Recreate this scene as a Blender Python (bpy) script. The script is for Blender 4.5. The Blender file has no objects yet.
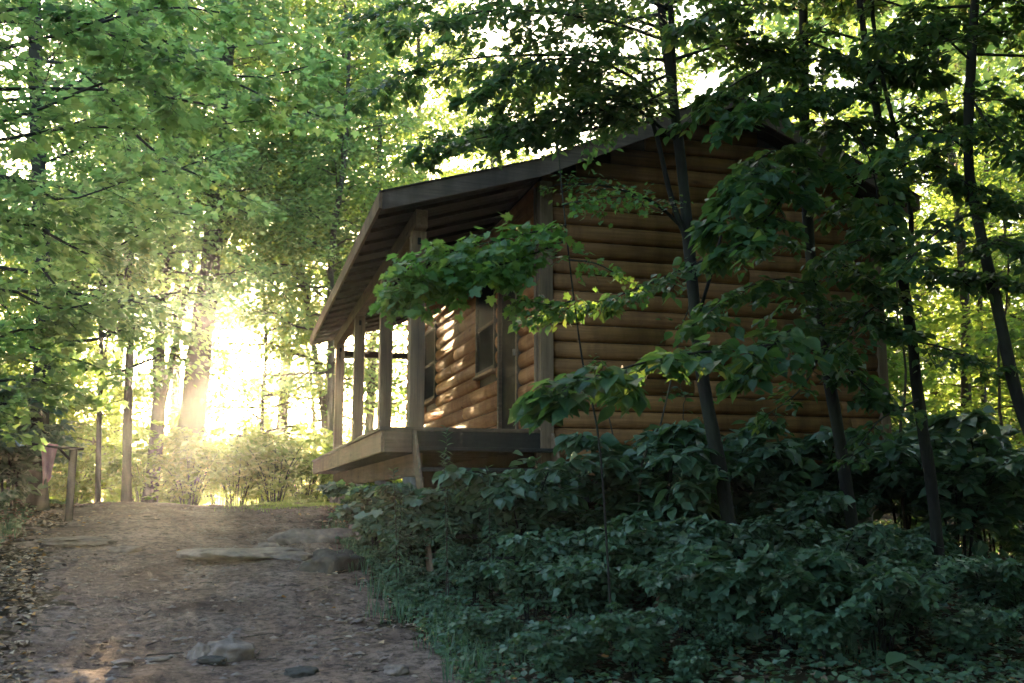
import bpy, math, random
import numpy as np
from mathutils import Vector, noise as mnoise

# ------------------------------------------------------------------ camera, sky, sun, exposure
SC = bpy.context.scene
COL = SC.collection
EYE_PITCH = math.radians(9.07)
EYE_YAW = math.radians(15.52)
FPX = 995.6
cam_d = bpy.data.cameras.new("camera")
cam = bpy.data.objects.new("camera", cam_d)
COL.objects.link(cam)
cam_d.sensor_width = 36.0
cam_d.lens = FPX * 36.0 / 1024.0
cam_d.clip_start = 0.05
cam_d.clip_end = 1000
cam.location = (0, 0, 0)
cam.rotation_euler = (math.radians(90) + EYE_PITCH, 0, -EYE_YAW)
cam_d.dof.use_dof = True
cam_d.dof.focus_distance = 9.0
cam_d.dof.aperture_fstop = 2.4
SC.camera = cam

SUN_EL, SUN_AZ = math.radians(8.1), math.radians(1.0)      # azimuth clockwise from +Y
W = bpy.data.worlds.new("World"); SC.world = W; W.use_nodes = True
nt = W.node_tree
bgn = nt.nodes["Background"]
sky = nt.nodes.new("ShaderNodeTexSky"); sky.sky_type = 'NISHITA'; sky.sun_disc = False
sky.sun_elevation = SUN_EL; sky.sun_rotation = SUN_AZ
sky.dust_density = 4.5; sky.air_density = 1.0; sky.ozone_density = 1.2
nt.links.new(sky.outputs[0], bgn.inputs[0]); bgn.inputs[1].default_value = 0.15
sl = bpy.data.lights.new("sun", 'SUN'); sl.energy = 5.0; sl.angle = math.radians(0.6); sl.color = (1.0, 0.68, 0.38)
so = bpy.data.objects.new("sun", sl); COL.objects.link(so)
sdir = Vector((math.sin(SUN_AZ) * math.cos(SUN_EL), math.cos(SUN_AZ) * math.cos(SUN_EL), math.sin(SUN_EL)))
so.rotation_euler = sdir.to_track_quat('Z', 'Y').to_euler(); so.location = (0, 60, 30)
SC.view_settings.view_transform = 'Standard'; SC.view_settings.look = 'None'
SC.view_settings.gamma = 1.0; SC.view_settings.use_curve_mapping = False
SC.view_settings.exposure = 3.3
cy = SC.cycles
cy.use_denoising = True
cy.max_bounces = 8; cy.diffuse_bounces = 3; cy.glossy_bounces = 2; cy.transmission_bounces = 4
cy.volume_bounces = 0; cy.transparent_max_bounces = 6
cy.use_adaptive_sampling = True; cy.adaptive_threshold = 0.02
cy.sample_clamp_indirect = 6.0
cy.caustics_reflective = False; cy.caustics_refractive = False

R = np.random.default_rng(11)
random.seed(5)

# ------------------------------------------------------------------ geometry helpers
def ray(u, v):
    x, y, z = (u - 512), FPX, (341.5 - v)
    p, t = EYE_PITCH, EYE_YAW
    y, z = y * math.cos(p) - z * math.sin(p), y * math.sin(p) + z * math.cos(p)
    return np.array([x * math.cos(t) + y * math.sin(t), -x * math.sin(t) + y * math.cos(t), z])

def P(u, v, Y):                                   # a real point of the place at distance Y along the path
    r = ray(u, v); return r * Y / r[1]

PY = [-60, -30, 0, 4, 6.6, 10, 14, 17, 18.6, 20.5, 24, 30, 45, 80, 140]
PZ = [-3.5, -2.6, -1.45, -1.28, -1.13, -.78, -.33, -.10, -.055, -.13, -.6, -1.7, -4, -5.5, -3]
def sstep(a, b, x):
    t = np.clip((x - a) / (b - a), 0, 1); return t * t * (3 - 2 * t)
def zt(x, y):
    x = np.asarray(x, float); y = np.asarray(y, float)
    z = sum(np.interp(y + o, PY, PZ) for o in (-1.2, -.6, 0, .6, 1.2)) / 5
    z = z + .38 * sstep(-2.6, -4.6, x) * sstep(40, 22, y) + .18 * sstep(1.7, 3.6, x) * sstep(26, 18, y)
    z = z + .03 * np.sin(x * 1.7 + y * .6) + .025 * np.sin(y * 1.3 - x * .9 + 1) + .05 * np.sin(x * .31 + 2) * np.sin(y * .27)
    return z
def G(u, v):                                       # where the ray through a point meets the ground
    r = ray(u, v); r = r / r[1]
    for Y in np.arange(2, 60, .02):
        if r[2] * Y < zt(r[0] * Y, Y): return np.array([r[0] * Y, Y, float(zt(r[0] * Y, Y))])
    return np.array([r[0] * 20, 20, float(zt(r[0] * 20, 20))])

def tag(o, label=None, cat=None, group=None, kind=None):
    for k, val in (('label', label), ('category', cat), ('group', group), ('kind', kind)):
        if val: o[k] = val
    return o
def empty(name, loc, label, cat, group=None):
    o = bpy.data.objects.new(name, None); COL.objects.link(o); o.location = tuple(loc)
    o.empty_display_size = .2
    return tag(o, label, cat, group)

def mesh_np(name, V, F, mat, parent=None, smooth=False, tint=None, loc=None):
    """V (n,3), F (m,k) uniform faces."""
    V = np.asarray(V, np.float32); F = np.asarray(F, np.int32)
    me = bpy.data.meshes.new(name)
    m, k = F.shape
    me.vertices.add(len(V)); me.vertices.foreach_set("co", V.ravel())
    me.loops.add(m * k); me.loops.foreach_set("vertex_index", F.ravel())
    me.polygons.add(m); me.polygons.foreach_set("loop_start", np.arange(0, m * k, k, dtype=np.int32))
    me.polygons.foreach_set("loop_total", np.full(m, k, np.int32))
    if smooth: me.polygons.foreach_set("use_smooth", np.ones(m, bool))
    if tint is not None:
        a = me.attributes.new("tint", 'FLOAT', 'FACE'); a.data.foreach_set("value", np.asarray(tint, np.float32))
    me.update(); me.validate()
    me.materials.append(mat)
    o = bpy.data.objects.new(name, me); COL.objects.link(o)
    if parent is not None: o.parent = parent
    if loc is not None: o.location = tuple(loc)
    return o

class MB:
    """collects boxes and prisms; build() links them as one mesh"""
    def __init__(s, base=(0, 0, 0)): s.v = []; s.f = []; s.t = []; s.b = np.array(base, float)
    def add(s, V, F, t=None):
        n = len(s.v); s.v += [tuple(np.array(p, float) - s.b) for p in V]
        s.f += [tuple(i + n for i in q) for q in F]
        s.t += [random.random() if t is None else t] * len(F)
    def box(s, x0, x1, y0, y1, z0, z1, t=None):
        V = [(x, y, z) for z in (z0, z1) for y in (y0, y1) for x in (x0, x1)]
        s.add(V, [(0, 2, 3, 1), (4, 5, 7, 6), (0, 1, 5, 4), (2, 6, 7, 3), (0, 4, 6, 2), (1, 3, 7, 5)], random.random() if t is None else t)
    def prism(s, prof, axis, a, b, t=None):
        """closed polygon extruded between a and b. axis 'y': prof is (x,z); axis 'x': prof is (y,z)"""
        n = len(prof)
        if axis == 'y': V = [(p, a, q) for p, q in prof] + [(p, b, q) for p, q in prof]
        else: V = [(a, p, q) for p, q in prof] + [(b, p, q) for p, q in prof]
        F = [tuple(range(n))[::-1], tuple(range(n, 2 * n))] + [(i, (i + 1) % n, n + (i + 1) % n, n + i) for i in range(n)]
        s.add(V, F, random.random() if t is None else t)
    def build(s, name, mat, parent=None, bevel=0, loc=None):
        me = bpy.data.meshes.new(name); me.from_pydata(s.v, [], s.f)
        a = me.attributes.new("tint", 'FLOAT', 'FACE'); a.data.foreach_set("value", np.array(s.t, np.float32))
        import bmesh
        bm = bmesh.new(); bm.from_mesh(me); bmesh.ops.recalc_face_normals(bm, faces=bm.faces); bm.to_mesh(me); bm.free()
        me.materials.append(mat)
        o = bpy.data.objects.new(name, me); COL.objects.link(o)
        if parent is not None: o.parent = parent
        if loc is not None: o.location = tuple(loc)
        if bevel:
            m = o.modifiers.new("bevel", 'BEVEL'); m.width = bevel; m.segments = 2; m.limit_method = 'ANGLE'
        return o

# ------------------------------------------------------------------ materials
class Mat:
    def __init__(s, name):
        s.m = bpy.data.materials.new(name); s.m.use_nodes = True; s.n = s.m.node_tree.nodes; s.l = s.m.node_tree.links
        s.n.clear(); s.out = s.n.new("ShaderNodeOutputMaterial")
    def N(s, t, **k):
        n = s.n.new(t)
        for a, b in k.items():
            if a in n.inputs.keys(): n.inputs[a].default_value = b
            else: setattr(n, a, b)
        return n
    def L(s, a, b): s.l.new(a, b)
def ramp(M, fac, stops, interp='LINEAR'):
    r = M.N("ShaderNodeValToRGB"); r.color_ramp.interpolation = interp
    e = r.color_ramp.elements
    while len(e) < len(stops): e.new(.5)
    for x, (p, c) in zip(e, stops): x.position = p; x.color = (*c, 1)
    M.L(fac, r.inputs[0]); return r.outputs[0]
def mixc(M, fac, a, b, mode='MIX'):
    m = M.N("ShaderNodeMix", data_type='RGBA', blend_type=mode)
    for s, val in ((0, fac), (6, a), (7, b)):
        if hasattr(val, 'is_linked') or hasattr(val, 'links'): M.L(val, m.inputs[s])
        else: m.inputs[s].default_value = val if s == 0 else (*val, 1)
    return m.outputs[2]
def coords(M, scale=(1, 1, 1)):
    tc = M.N("ShaderNodeTexCoord"); mp = M.N("ShaderNodeMapping"); mp.inputs['Scale'].default_value = scale
    M.L(tc.outputs['Object'], mp.inputs[0]); return mp.outputs[0]
def noise_t(M, vec, scale, detail=4, rough=.55, dist=0):
    n = M.N("ShaderNodeTexNoise", Scale=scale, Detail=detail, Roughness=rough, Distortion=dist)
    if vec is not None: M.L(vec, n.inputs['Vector'])
    return n.outputs['Fac']
def attr(M, name='tint'):
    a = M.N("ShaderNodeAttribute"); a.attribute_name = name; return a.outputs['Fac']

def leaf_mat(name, diff, trans, tw=.5, rough=.5, spec=.35):
    """diff / trans: three colours from dark to pale"""
    M = Mat(name); t = attr(M)
    cd = ramp(M, t, [(0, diff[0]), (.5, diff[1]), (1, diff[2])])
    ct = ramp(M, t, [(0, trans[0]), (.5, trans[1]), (1, trans[2])])
    p = M.N("ShaderNodeBsdfPrincipled"); p.inputs['Roughness'].default_value = rough
    p.inputs['Specular IOR Level'].default_value = spec
    M.L(cd, p.inputs['Base Color'])
    tr = M.N("ShaderNodeBsdfTranslucent"); M.L(ct, tr.inputs['Color'])
    mx = M.N("ShaderNodeMixShader"); mx.inputs[0].default_value = tw
    M.L(p.outputs[0], mx.inputs[1]); M.L(tr.outputs[0], mx.inputs[2]); M.L(mx.outputs[0], M.out.inputs[0])
    return M.m
M_LEAF = leaf_mat("leaf_green", [(.035, .085, .045), (.05, .12, .055), (.08, .15, .06)],
                  [(.25, .45, .14), (.36, .59, .16), (.54, .67, .18)], .62)
M_LEAF_N = leaf_mat("leaf_near", [(.030, .075, .042), (.040, .10, .050), (.07, .13, .05)],
                    [(.12, .29, .07), (.20, .39, .08), (.48, .58, .10)], .40, .40, .5)
M_LEAF_M = leaf_mat("leaf_maple", [(.045, .12, .045), (.07, .17, .055), (.11, .21, .06)],
                  [(.18, .40, .07), (.28, .50, .08), (.48, .60, .10)], .42, .42, .4)
M_LEAF_U = leaf_mat("leaf_understory", [(.055, .115, .085), (.085, .165, .115), (.12, .20, .12)],
                    [(.08, .20, .06), (.14, .29, .09), (.25, .38, .09)], .28, .36, .6)
M_LEAF_B = leaf_mat("leaf_backlit_tone", [(.045, .10, .03), (.07, .14, .035), (.13, .18, .04)],
                    [(.28, .48, .08), (.42, .60, .10), (.62, .68, .16)], .62)  # brightness of sun from behind is put into these leaf colours

def bark_mat(name, c0, c1, vs=1.0):
    M = Mat(name); v = coords(M, (9, 9, 1.6))
    n = noise_t(M, v, 3 * vs, 6, .65, .4); n2 = noise_t(M, coords(M), 1.3, 3)
    c = ramp(M, n, [(.3, c0), (.7, c1)])
    c = mixc(M, ramp(M, n2, [(.45, (0, 0, 0)), (.7, (.5, .5, .5))]), c, (.07, .085, .05))
    p = M.N("ShaderNodeBsdfPrincipled", Roughness=.9); M.L(c, p.inputs['Base Color'])
    b = M.N("ShaderNodeBump", Strength=.7, Distance=.02); M.L(n, b.inputs['Height']); M.L(b.outputs[0], p.inputs['Normal'])
    M.L(p.outputs[0], M.out.inputs[0]); return M.m
M_BARK = bark_mat("bark_grey", (.025, .020, .016), (.09, .068, .052))
M_BARK_D = bark_mat("bark_dark", (.006, .006, .007), (.022, .020, .020))

M_BARK_R = bark_mat('bark_reddish', (.022, .012, .010), (.06, .036, .028))
def wood_mat(name, ca, cb, cc, grain=(1, 1, 1), gs=6, rough=.7, axis='x', stain=.5, checks=0):
    """ca dark, cb mid, cc pale; grain stretched along an axis"""
    M = Mat(name)
    sc = {'x': (.5, 12, 12), 'y': (12, .5, 12), 'z': (12, 12, .5)}[axis]
    v = coords(M, sc); t = attr(M)
    off = M.N("ShaderNodeVectorMath", operation='ADD'); cmb = M.N("ShaderNodeCombineXYZ")
    mu = M.N("ShaderNodeMath", operation='MULTIPLY'); mu.inputs[1].default_value = 37.0; M.L(t, mu.inputs[0])
    for i in range(3): M.L(mu.outputs[0], cmb.inputs[i])
    M.L(v, off.inputs[0]); M.L(cmb.outputs[0], off.inputs[1])
    g = noise_t(M, off.outputs[0], gs * .35, 7, .7, .6)
    big = noise_t(M, coords(M), 1.1, 4, .6)
    c = ramp(M, g, [(.28, ca), (.5, cb), (.72, cc)])
    c = mixc(M, t, c, (.80, .77, .75), 'MULTIPLY') if stain else c
    c = mixc(M, ramp(M, big, [(.35, (0, 0, 0)), (.75, (stain, stain, stain))]), c, tuple(x * .55 for x in ca))
    st = noise_t(M, coords(M, {'x': (2.2, 2.2, .35), 'y': (2.2, 2.2, .35), 'z': (5, 5, .3)}[axis]), 1.6, 5, .65)
    c = mixc(M, ramp(M, st, [(.46, (0, 0, 0)), (.68, (.7, .7, .7))]), c, tuple(x * .7 for x in ca))
    # knots
    vv = M.N("ShaderNodeTexVoronoi", Scale=1.0, feature='F1')
    ks = {'x': (1.3, 5, 5), 'y': (5, 1.3, 5), 'z': (5, 5, 1.3)}[axis]
    M.L(coords(M, ks), vv.inputs['Vector'])
    c = mixc(M, ramp(M, vv.outputs['Distance'], [(.05, (1, 1, 1)), (.13, (0, 0, 0))]), c, tuple(x * .4 for x in ca))
    p = M.N("ShaderNodeBsdfPrincipled", Roughness=rough); p.inputs['Specular IOR Level'].default_value = .3
    M.L(c, p.inputs['Base Color'])
    b = M.N("ShaderNodeBump", Strength=.4, Distance=.006); M.L(g, b.inputs['Height']); M.L(b.outputs[0], p.inputs['Normal'])
    M.L(p.outputs[0], M.out.inputs[0]); return M.m
M_LOG_X = wood_mat("log_siding_shade_tone", (.13, .058, .02), (.28, .14, .048), (.37, .20, .08), axis='x', stain=.35)  # gable copy, darker: the wall's shade is put into the log colour
M_LOG_Y = wood_mat("log_siding_lit_tone", (.26, .095, .04), (.50, .22, .09), (.60, .30, .14), axis='y', stain=.3)  # front copy, raised to amber: the warm glow is put into the colour
M_WOOD_Z = wood_mat("post_wood", (.12, .085, .06), (.24, .165, .11), (.33, .24, .165), axis='z', stain=.3)
M_WOOD_Y = wood_mat("board_wood_y", (.13, .08, .055), (.25, .165, .115), (.34, .24, .175), axis='y', stain=.35)
M_WOOD_X = wood_mat("board_wood_x", (.07, .05, .038), (.15, .11, .08), (.22, .17, .125), axis='x', stain=.35)
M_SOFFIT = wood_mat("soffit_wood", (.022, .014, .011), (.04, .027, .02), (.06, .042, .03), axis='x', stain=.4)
M_FASCIA = wood_mat("fascia_wood", (.075, .056, .048), (.145, .112, .096), (.21, .165, .145), axis='x', stain=.35)
M_TREAD = wood_mat("tread_wood", (.018, .018, .017), (.04, .038, .036), (.07, .065, .06), axis='x', stain=.4)

def plain(name, c0, c1, scale=8, rough=.8, bump=.3, dist=.01, metal=0, spec=.4):
    M = Mat(name); n = noise_t(M, coords(M), scale, 6, .6)
    p = M.N("ShaderNodeBsdfPrincipled", Roughness=rough, Metallic=metal); p.inputs['Specular IOR Level'].default_value = spec
    M.L(ramp(M, n, [(.3, c0), (.7, c1)]), p.inputs['Base Color'])
    b = M.N("ShaderNodeBump", Strength=bump, Distance=dist); M.L(n, b.inputs['Height']); M.L(b.outputs[0], p.inputs['Normal'])
    M.L(p.outputs[0], M.out.inputs[0]); return M.m
M_SHINGLE = plain("shingles", (.035, .03, .028), (.09, .08, .07), 30, .95)
M_CONC = plain("concrete", (.13, .125, .115), (.24, .225, .205), 14, .9)
M_ROCK = plain("rock", (.11, .085, .077), (.30, .235, .21), 7, .9, .8, .03)
M_ROCK_D = plain("rock_dark", (.03, .028, .026), (.085, .075, .068), 7, .9, .8, .03)
M_GLASS = plain("dark_window_glass", (.008, .011, .013), (.014, .018, .02), 2, .3, .02, .001, 0, .0)
M_DOOR = plain("dark_door_paint", (.012, .013, .013), (.022, .023, .023), 6, .7, .1, .01, 0, .05)
M_PINK = plain("pink_cloth", (.50, .22, .26), (.64, .34, .38), 12, .95, .3)
M_BLUE = plain("blue_cloth", (.20, .36, .42), (.34, .50, .55), 12, .95, .3)
M_STUMP = plain("stump_bark", (.06, .035, .025), (.16, .10, .07), 10, .95, .8, .03)

def ground_mat(name, dirt):
    M = Mat(name); v = coords(M)
    n1 = noise_t(M, v, 1.0, 6, .62, .4); n2 = noise_t(M, v, 13, 6, .72); n3 = noise_t(M, v, 60, 4, .7)
    if dirt:
        c = ramp(M, n1, [(.32, (.105, .066, .055)), (.48, (.25, .168, .142)), (.66, (.37, .275, .24))])
        c = mixc(M, ramp(M, n2, [(.44, (0, 0, 0)), (.60, (.75, .75, .75))]), c, (.055, .040, .034))
        c = mixc(M, ramp(M, n3, [(.60, (0, 0, 0)), (.70, (.6, .6, .6))]), c, (.30, .25, .22))
    else:
        c = ramp(M, n1, [(.3, (.020, .020, .012)), (.5, (.05, .038, .025)), (.7, (.06, .055, .03))])
        c = mixc(M, ramp(M, n2, [(.45, (0, 0, 0)), (.6, (.8, .8, .8))]), c, (.10, .065, .04))
    # loose leaf scraps and stones
    vo = M.N("ShaderNodeTexVoronoi", Scale=38.0, feature='F1'); M.L(v, vo.inputs['Vector'])
    sep = M.N("ShaderNodeSeparateColor"); M.L(vo.outputs['Color'], sep.inputs[0])
    mk = ramp(M, sep.outputs[0], [(.86, (0, 0, 0)), (.88, (1, 1, 1))], 'LINEAR')
    d = ramp(M, vo.outputs['Distance'], [(.28, (1, 1, 1)), (.40, (0, 0, 0))])
    mm = mixc(M, 1.0, mk, d, 'MULTIPLY')
    c = mixc(M, mm, c, ramp(M, sep.outputs[1], [(0, (.03, .022, .018)), (.5, (.13, .09, .06)), (1, (.27, .22, .19))]))
    p = M.N("ShaderNodeBsdfPrincipled", Roughness=.95); p.inputs['Specular IOR Level'].default_value = .15
    M.L(c, p.inputs['Base Color'])
    ad = M.N("ShaderNodeMath", operation='MULTIPLY_ADD'); M.L(n2, ad.inputs[0]); ad.inputs[1].default_value = 1.6; M.L(n3, ad.inputs[2])
    ad2 = M.N("ShaderNodeMath", operation='ADD'); M.L(ad.outputs[0], ad2.inputs[0]); M.L(mm, ad2.inputs[1])
    b = M.N("ShaderNodeBump", Strength=.9, Distance=.03); M.L(ad2.outputs[0], b.inputs['Height']); M.L(b.outputs[0], p.inputs['Normal'])
    M.L(p.outputs[0], M.out.inputs[0]); return M.m
M_DIRT = ground_mat("path_dirt", True)
M_SOIL = ground_mat("forest_floor", False)

def litter_mat(name):
    M = Mat(name)
    c = ramp(M, attr(M), [(0, (.05, .032, .024)), (.4, (.13, .085, .055)), (.65, (.24, .17, .12)), (.85, (.40, .33, .27)), (.97, (.45, .22, .06))])
    p = M.N("ShaderNodeBsdfPrincipled", Roughness=.8); M.L(c, p.inputs['Base Color']); M.L(p.outputs[0], M.out.inputs[0]); return M.m
M_LITTER = litter_mat("dry_leaves")

# ------------------------------------------------------------------ foliage engine
T_FAR = (np.array([(0, 0, 0), (.36, .42, .07), (0, 1, -.04), (-.36, .42, .07)]), [(0, 1, 2), (0, 2, 3)])
_ov = [(0, 0, 0), (.20, .12, .05), (.33, .36, .08), (.28, .62, .06), (.12, .84, .0), (0, 1.05, -.09),
       (-.12, .84, .0), (-.28, .62, .06), (-.33, .36, .08), (-.20, .12, .05), (0, .36, .0), (0, .66, -.03)]
T_OVATE = (np.array(_ov), [(0, 1, 10), (1, 2, 10), (2, 3, 11), (2, 11, 10), (3, 4, 11), (4, 5, 11),
                           (5, 6, 11), (6, 7, 11), (7, 8, 11), (8, 10, 11), (8, 9, 10), (9, 0, 10)])
_mp = [(0, .0), (.16, -.10), (.40, -.02), (.30, .16), (.62, .34), (.44, .42), (.50, .62), (.22, .56), (.20, .74), (0, 1.0),
       (-.20, .74), (-.22, .56), (-.50, .62), (-.44, .42), (-.62, .34), (-.30, .16), (-.40, -.02), (-.16, -.10)]
_mv = [(x, y, .10 * abs(x) - .12 * max(0, y - .5)) for x, y in _mp] + [(0, .28, 0)]
T_MAPLE = (np.array(_mv), [(i, (i + 1) % 18, 18) for i in range(18)])

def nrm(a): return a / np.maximum(np.linalg.norm(a, axis=-1, keepdims=True), 1e-9)

def leaves_arrays(pos, d, n, size, tmpl):
    TV, TF = tmpl; TF = np.array(TF)
    d = nrm(d); s = nrm(np.cross(d, n)); n = np.cross(s, d)
    N, K = len(pos), len(TV)
    V = pos[:, None, :] + size[:, None, None] * (TV[None, :, 0:1] * s[:, None, :] + TV[None, :, 1:2] * d[:, None, :] + TV[None, :, 2:3] * n[:, None, :])
    F = (TF[None] + (np.arange(N) * K)[:, None, None]).reshape(-1, 3)
    return V.reshape(-1, 3), F, len(TF)

def cones(A, B, ra, rb, sides=3):
    """straight tapered twigs, vectorised -> V, F(quads)"""
    d = nrm(B - A); up = np.where(np.abs(d[:, 2:3]) > .9, np.array([[1., 0, 0]]), np.array([[0, 0, 1.]]))
    s = nrm(np.cross(d, up)); t = np.cross(s, d)
    an = np.arange(sides) * 2 * np.pi / sides
    ring = np.cos(an)[None, :, None] * s[:, None, :] + np.sin(an)[None, :, None] * t[:, None, :]
    V = np.concatenate([A[:, None] + ring * ra[:, None, None], B[:, None] + ring * rb[:, None, None]], 1)
    i = np.arange(sides); j = (i + 1) % sides
    q = np.stack([i, j, j + sides, i + sides], 1)
    F = (q[None] + (np.arange(len(A)) * 2 * sides)[:, None, None]).reshape(-1, 4)
    return V.reshape(-1, 3), F

def tube(pts, rad, sides=8):
    pts = np.asarray(pts, float); n = len(pts)
    tg = nrm(np.gradient(pts, axis=0))
    ref = np.array([0, 1., 0]) if abs(tg[0, 2]) > .6 else np.array([0, 0, 1.])
    s = nrm(np.cross(tg, ref)); t = np.cross(s, tg)
    an = np.arange(sides) * 2 * np.pi / sides
    V = pts[:, None] + np.asarray(rad)[:, None, None] * (np.cos(an)[None, :, None] * s[:, None] + np.sin(an)[None, :, None] * t[:, None])
    i = np.arange(sides); j = (i + 1) % sides
    F = np.concatenate([np.stack([k * sides + i, k * sides + j, (k + 1) * sides + j, (k + 1) * sides + i], 1) for k in range(n - 1)])
    return V.reshape(-1, 3), F

def smooth_path(ctrl, n=24, wig=0, rng=R):
    c = np.asarray(ctrl, float); m = len(c)
    if m == 2: c = np.array([c[0], c[0] * .66 + c[1] * .34, c[0] * .33 + c[1] * .67, c[1]]); m = 4
    e = np.vstack([2 * c[0] - c[1], c, 2 * c[-1] - c[-2]])
    ts = np.linspace(0, m - 1 - 1e-6, n); out = []
    for t in ts:
        i = int(t); f = t - i; p0, p1, p2, p3 = e[i:i + 4]
        out.append(.5 * ((2 * p1) + (-p0 + p2) * f + (2 * p0 - 5 * p1 + 4 * p2 - p3) * f * f + (-p0 + 3 * p1 - 3 * p2 + p3) * f ** 3))
    out = np.array(out)
    if wig: out[1:-1] += rng.normal(0, wig, (n - 2, 3))
    return out

def join(parts):
    Vs, Fs, o = [], [], 0
    for V, F in parts: Vs.append(V); Fs.append(F + o); o += len(V)
    return np.vstack(Vs), np.vstack(Fs)

class Foliage:
    """limbs, twigs and leaves of one plant"""
    def __init__(s, seed=0): s.r = np.random.default_rng(seed); s.wood = []; s.lp = []; s.ld = []; s.ln = []; s.ls = []
    def spray(s, path, r0, r1, nsub, sublen, nleaf, lsize, flat=.35, jit=.03, droop=.25, start=.15, tert=True, subr=.004, sides=5, rise=.0):
        """a limb along path; side twigs in its own plane; leaves along the twigs"""
        r = s.r; path = np.asarray(path); n = len(path)
        s.wood.append(tube(path, np.linspace(r0, r1, n), sides))
        tt = np.linspace(start, 1, nsub) + r.uniform(-.5, .5, nsub) * (1 - start) / nsub
        tt = np.clip(tt, 0, 1); ix = tt * (n - 1); i0 = np.clip(ix.astype(int), 0, n - 2); f = (ix - i0)[:, None]
        A = path[i0] * (1 - f) + path[i0 + 1] * f
        tg = nrm(path[i0 + 1] - path[i0])
        side = nrm(np.cross(tg, np.array([0, 0, 1.])) + 1e-4)
        sg = np.where(np.arange(nsub) % 2, 1., -1.)[:, None]
        d = nrm(tg * r.uniform(.3, 1.0, (nsub, 1)) + side * sg * r.uniform(.5, 1.1, (nsub, 1)) + np.array([0, 0, 1.]) * (r.normal(0, flat, (nsub, 1)) + rise))
        L = sublen * (1.15 - .6 * tt)[:, None] * r.uniform(.6, 1.25, (nsub, 1))
        B = A + d * L - np.array([0, 0, 1.]) * L * droop * r.uniform(.3, 1, (nsub, 1))
        SA, SB = [A], [B]; rr = [np.full(nsub, subr)]
        if tert:
            k = 3
            for j in range(k):
                f2 = r.uniform(.2, .8, (nsub, 1)); A2 = A + (B - A) * f2
                sd = nrm(np.cross(nrm(B - A), np.array([0, 0, 1.])) + 1e-4) * r.choice([-1, 1], (nsub, 1))
                d2 = nrm(nrm(B - A) * .8 + sd * r.uniform(.5, 1.1, (nsub, 1)) + r.normal(0, flat * .5, (nsub, 3)))
                B2 = A2 + d2 * L * r.uniform(.35, .6, (nsub, 1)); B2[:, 2] -= droop * .2 * L[:, 0]
                SA.append(A2); SB.append(B2); rr.append(np.full(nsub, subr * .6))
        SA = np.vstack(SA); SB = np.vstack(SB); rr = np.concatenate(rr)
        s.wood.append(cones(SA, SB, rr, rr * .4, 3))
        m = max(2, nleaf // (4 if tert else 1))
        N = len(SA) * m
        idx = np.repeat(np.arange(len(SA)), m); t = np.tile(np.linspace(.12, 1.0, m), len(SA)) + r.uniform(-.05, .05, N)
        D = SB - SA; pos = SA[idx] + D[idx] * t[:, None] + r.normal(0, jit, (N, 3))
        Dn = nrm(D)[idx]; sd = nrm(np.cross(Dn, np.array([0, 0, 1.])) + 1e-4) * np.where(np.arange(N) % 2, 1., -1.)[:, None]
        ld = Dn * r.uniform(.2, 1., (N, 1)) + sd * r.uniform(.2, 1., (N, 1)) + np.array([0, 0, -1.]) * r.uniform(-.1, 1.0, (N, 1)) * (.35 + droop)
        ln = np.array([0, 0, 1.]) + r.normal(0, .38, (N, 3))
        s.lp.append(pos); s.ld.append(ld); s.ln.append(ln); s.ls.append(lsize * r.uniform(.55, 1.2, N))
    def crown(s, trunk, z0, nlimb, limblen, nsub, sublen, nleaf, lsize, r0=.05, up=(.1, .7), shape=lambda t: 1, jit=.06, droop=.25, azr=None, sides=4):
        r = s.r; trunk = np.asarray(trunk)
        zs = trunk[:, 2]; lo = np.searchsorted(zs, z0)
        lo = min(max(lo, 0), len(trunk) - 2)
        for k in range(nlimb):
            t = (k + r.random()) / nlimb
            i = lo + t * (len(trunk) - 1 - lo); i0 = min(int(i), len(trunk) - 2); p = trunk[i0] + (trunk[i0 + 1] - trunk[i0]) * (i - i0)
            az = k * 2.4 + r.uniform(-.5, .5) if azr is None else r.uniform(*azr)
            e = up[0] + (up[1] - up[0]) * t + r.uniform(-.15, .15)
            L = limblen * shape(t) * r.uniform(.7, 1.2)
            d = np.array([math.cos(az) * math.cos(e), math.sin(az) * math.cos(e), math.sin(e)])
            q = [p, p + d * L * .35, p + d * L * .7 + np.array([0, 0, -.03 * L]), p + d * L + np.array([0, 0, -.12 * L])]
            q = np.array(q); q[1:] += r.normal(0, .05 * L, (3, 3))
            s.spray(smooth_path(q, 7), r0 * shape(t), r0 * .15, nsub, sublen, nleaf, lsize, .35, jit, droop, .2, True, .006, sides)
    def arrays(s):
        return np.vstack(s.lp), np.vstack(s.ld), np.vstack(s.ln), np.concatenate(s.ls)
    def drop(s, keep):
        """thin the leaves with keep(pos)->mask"""
        p, d, n, z = s.arrays(); m = keep(p); s.lp, s.ld, s.ln, s.ls = [p[m]], [d[m]], [n[m]], [z[m]]
    def build(s, parent, base, tmpl, mat, bark, wname='branches', lname='crown'):
        base = np.asarray(base, float)
        V, F = join(s.wood); w = mesh_np(wname, V - base, F, bark, parent, True)
        p, d, n, z = s.arrays()
        V, F, k = leaves_arrays(p - base, d, n, z, tmpl)
        cl = s.r.random(len(p)) * .75 + .25 * np.clip(.5 + .5 * np.sin(p[:, 0] * 2.1) * np.sin(p[:, 1] * 1.7 + p[:, 2] * 2.3), 0, 1)
        l = mesh_np(lname, V, F, mat, parent, False, np.repeat(cl ** 1.2, k))
        return w, l

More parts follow.
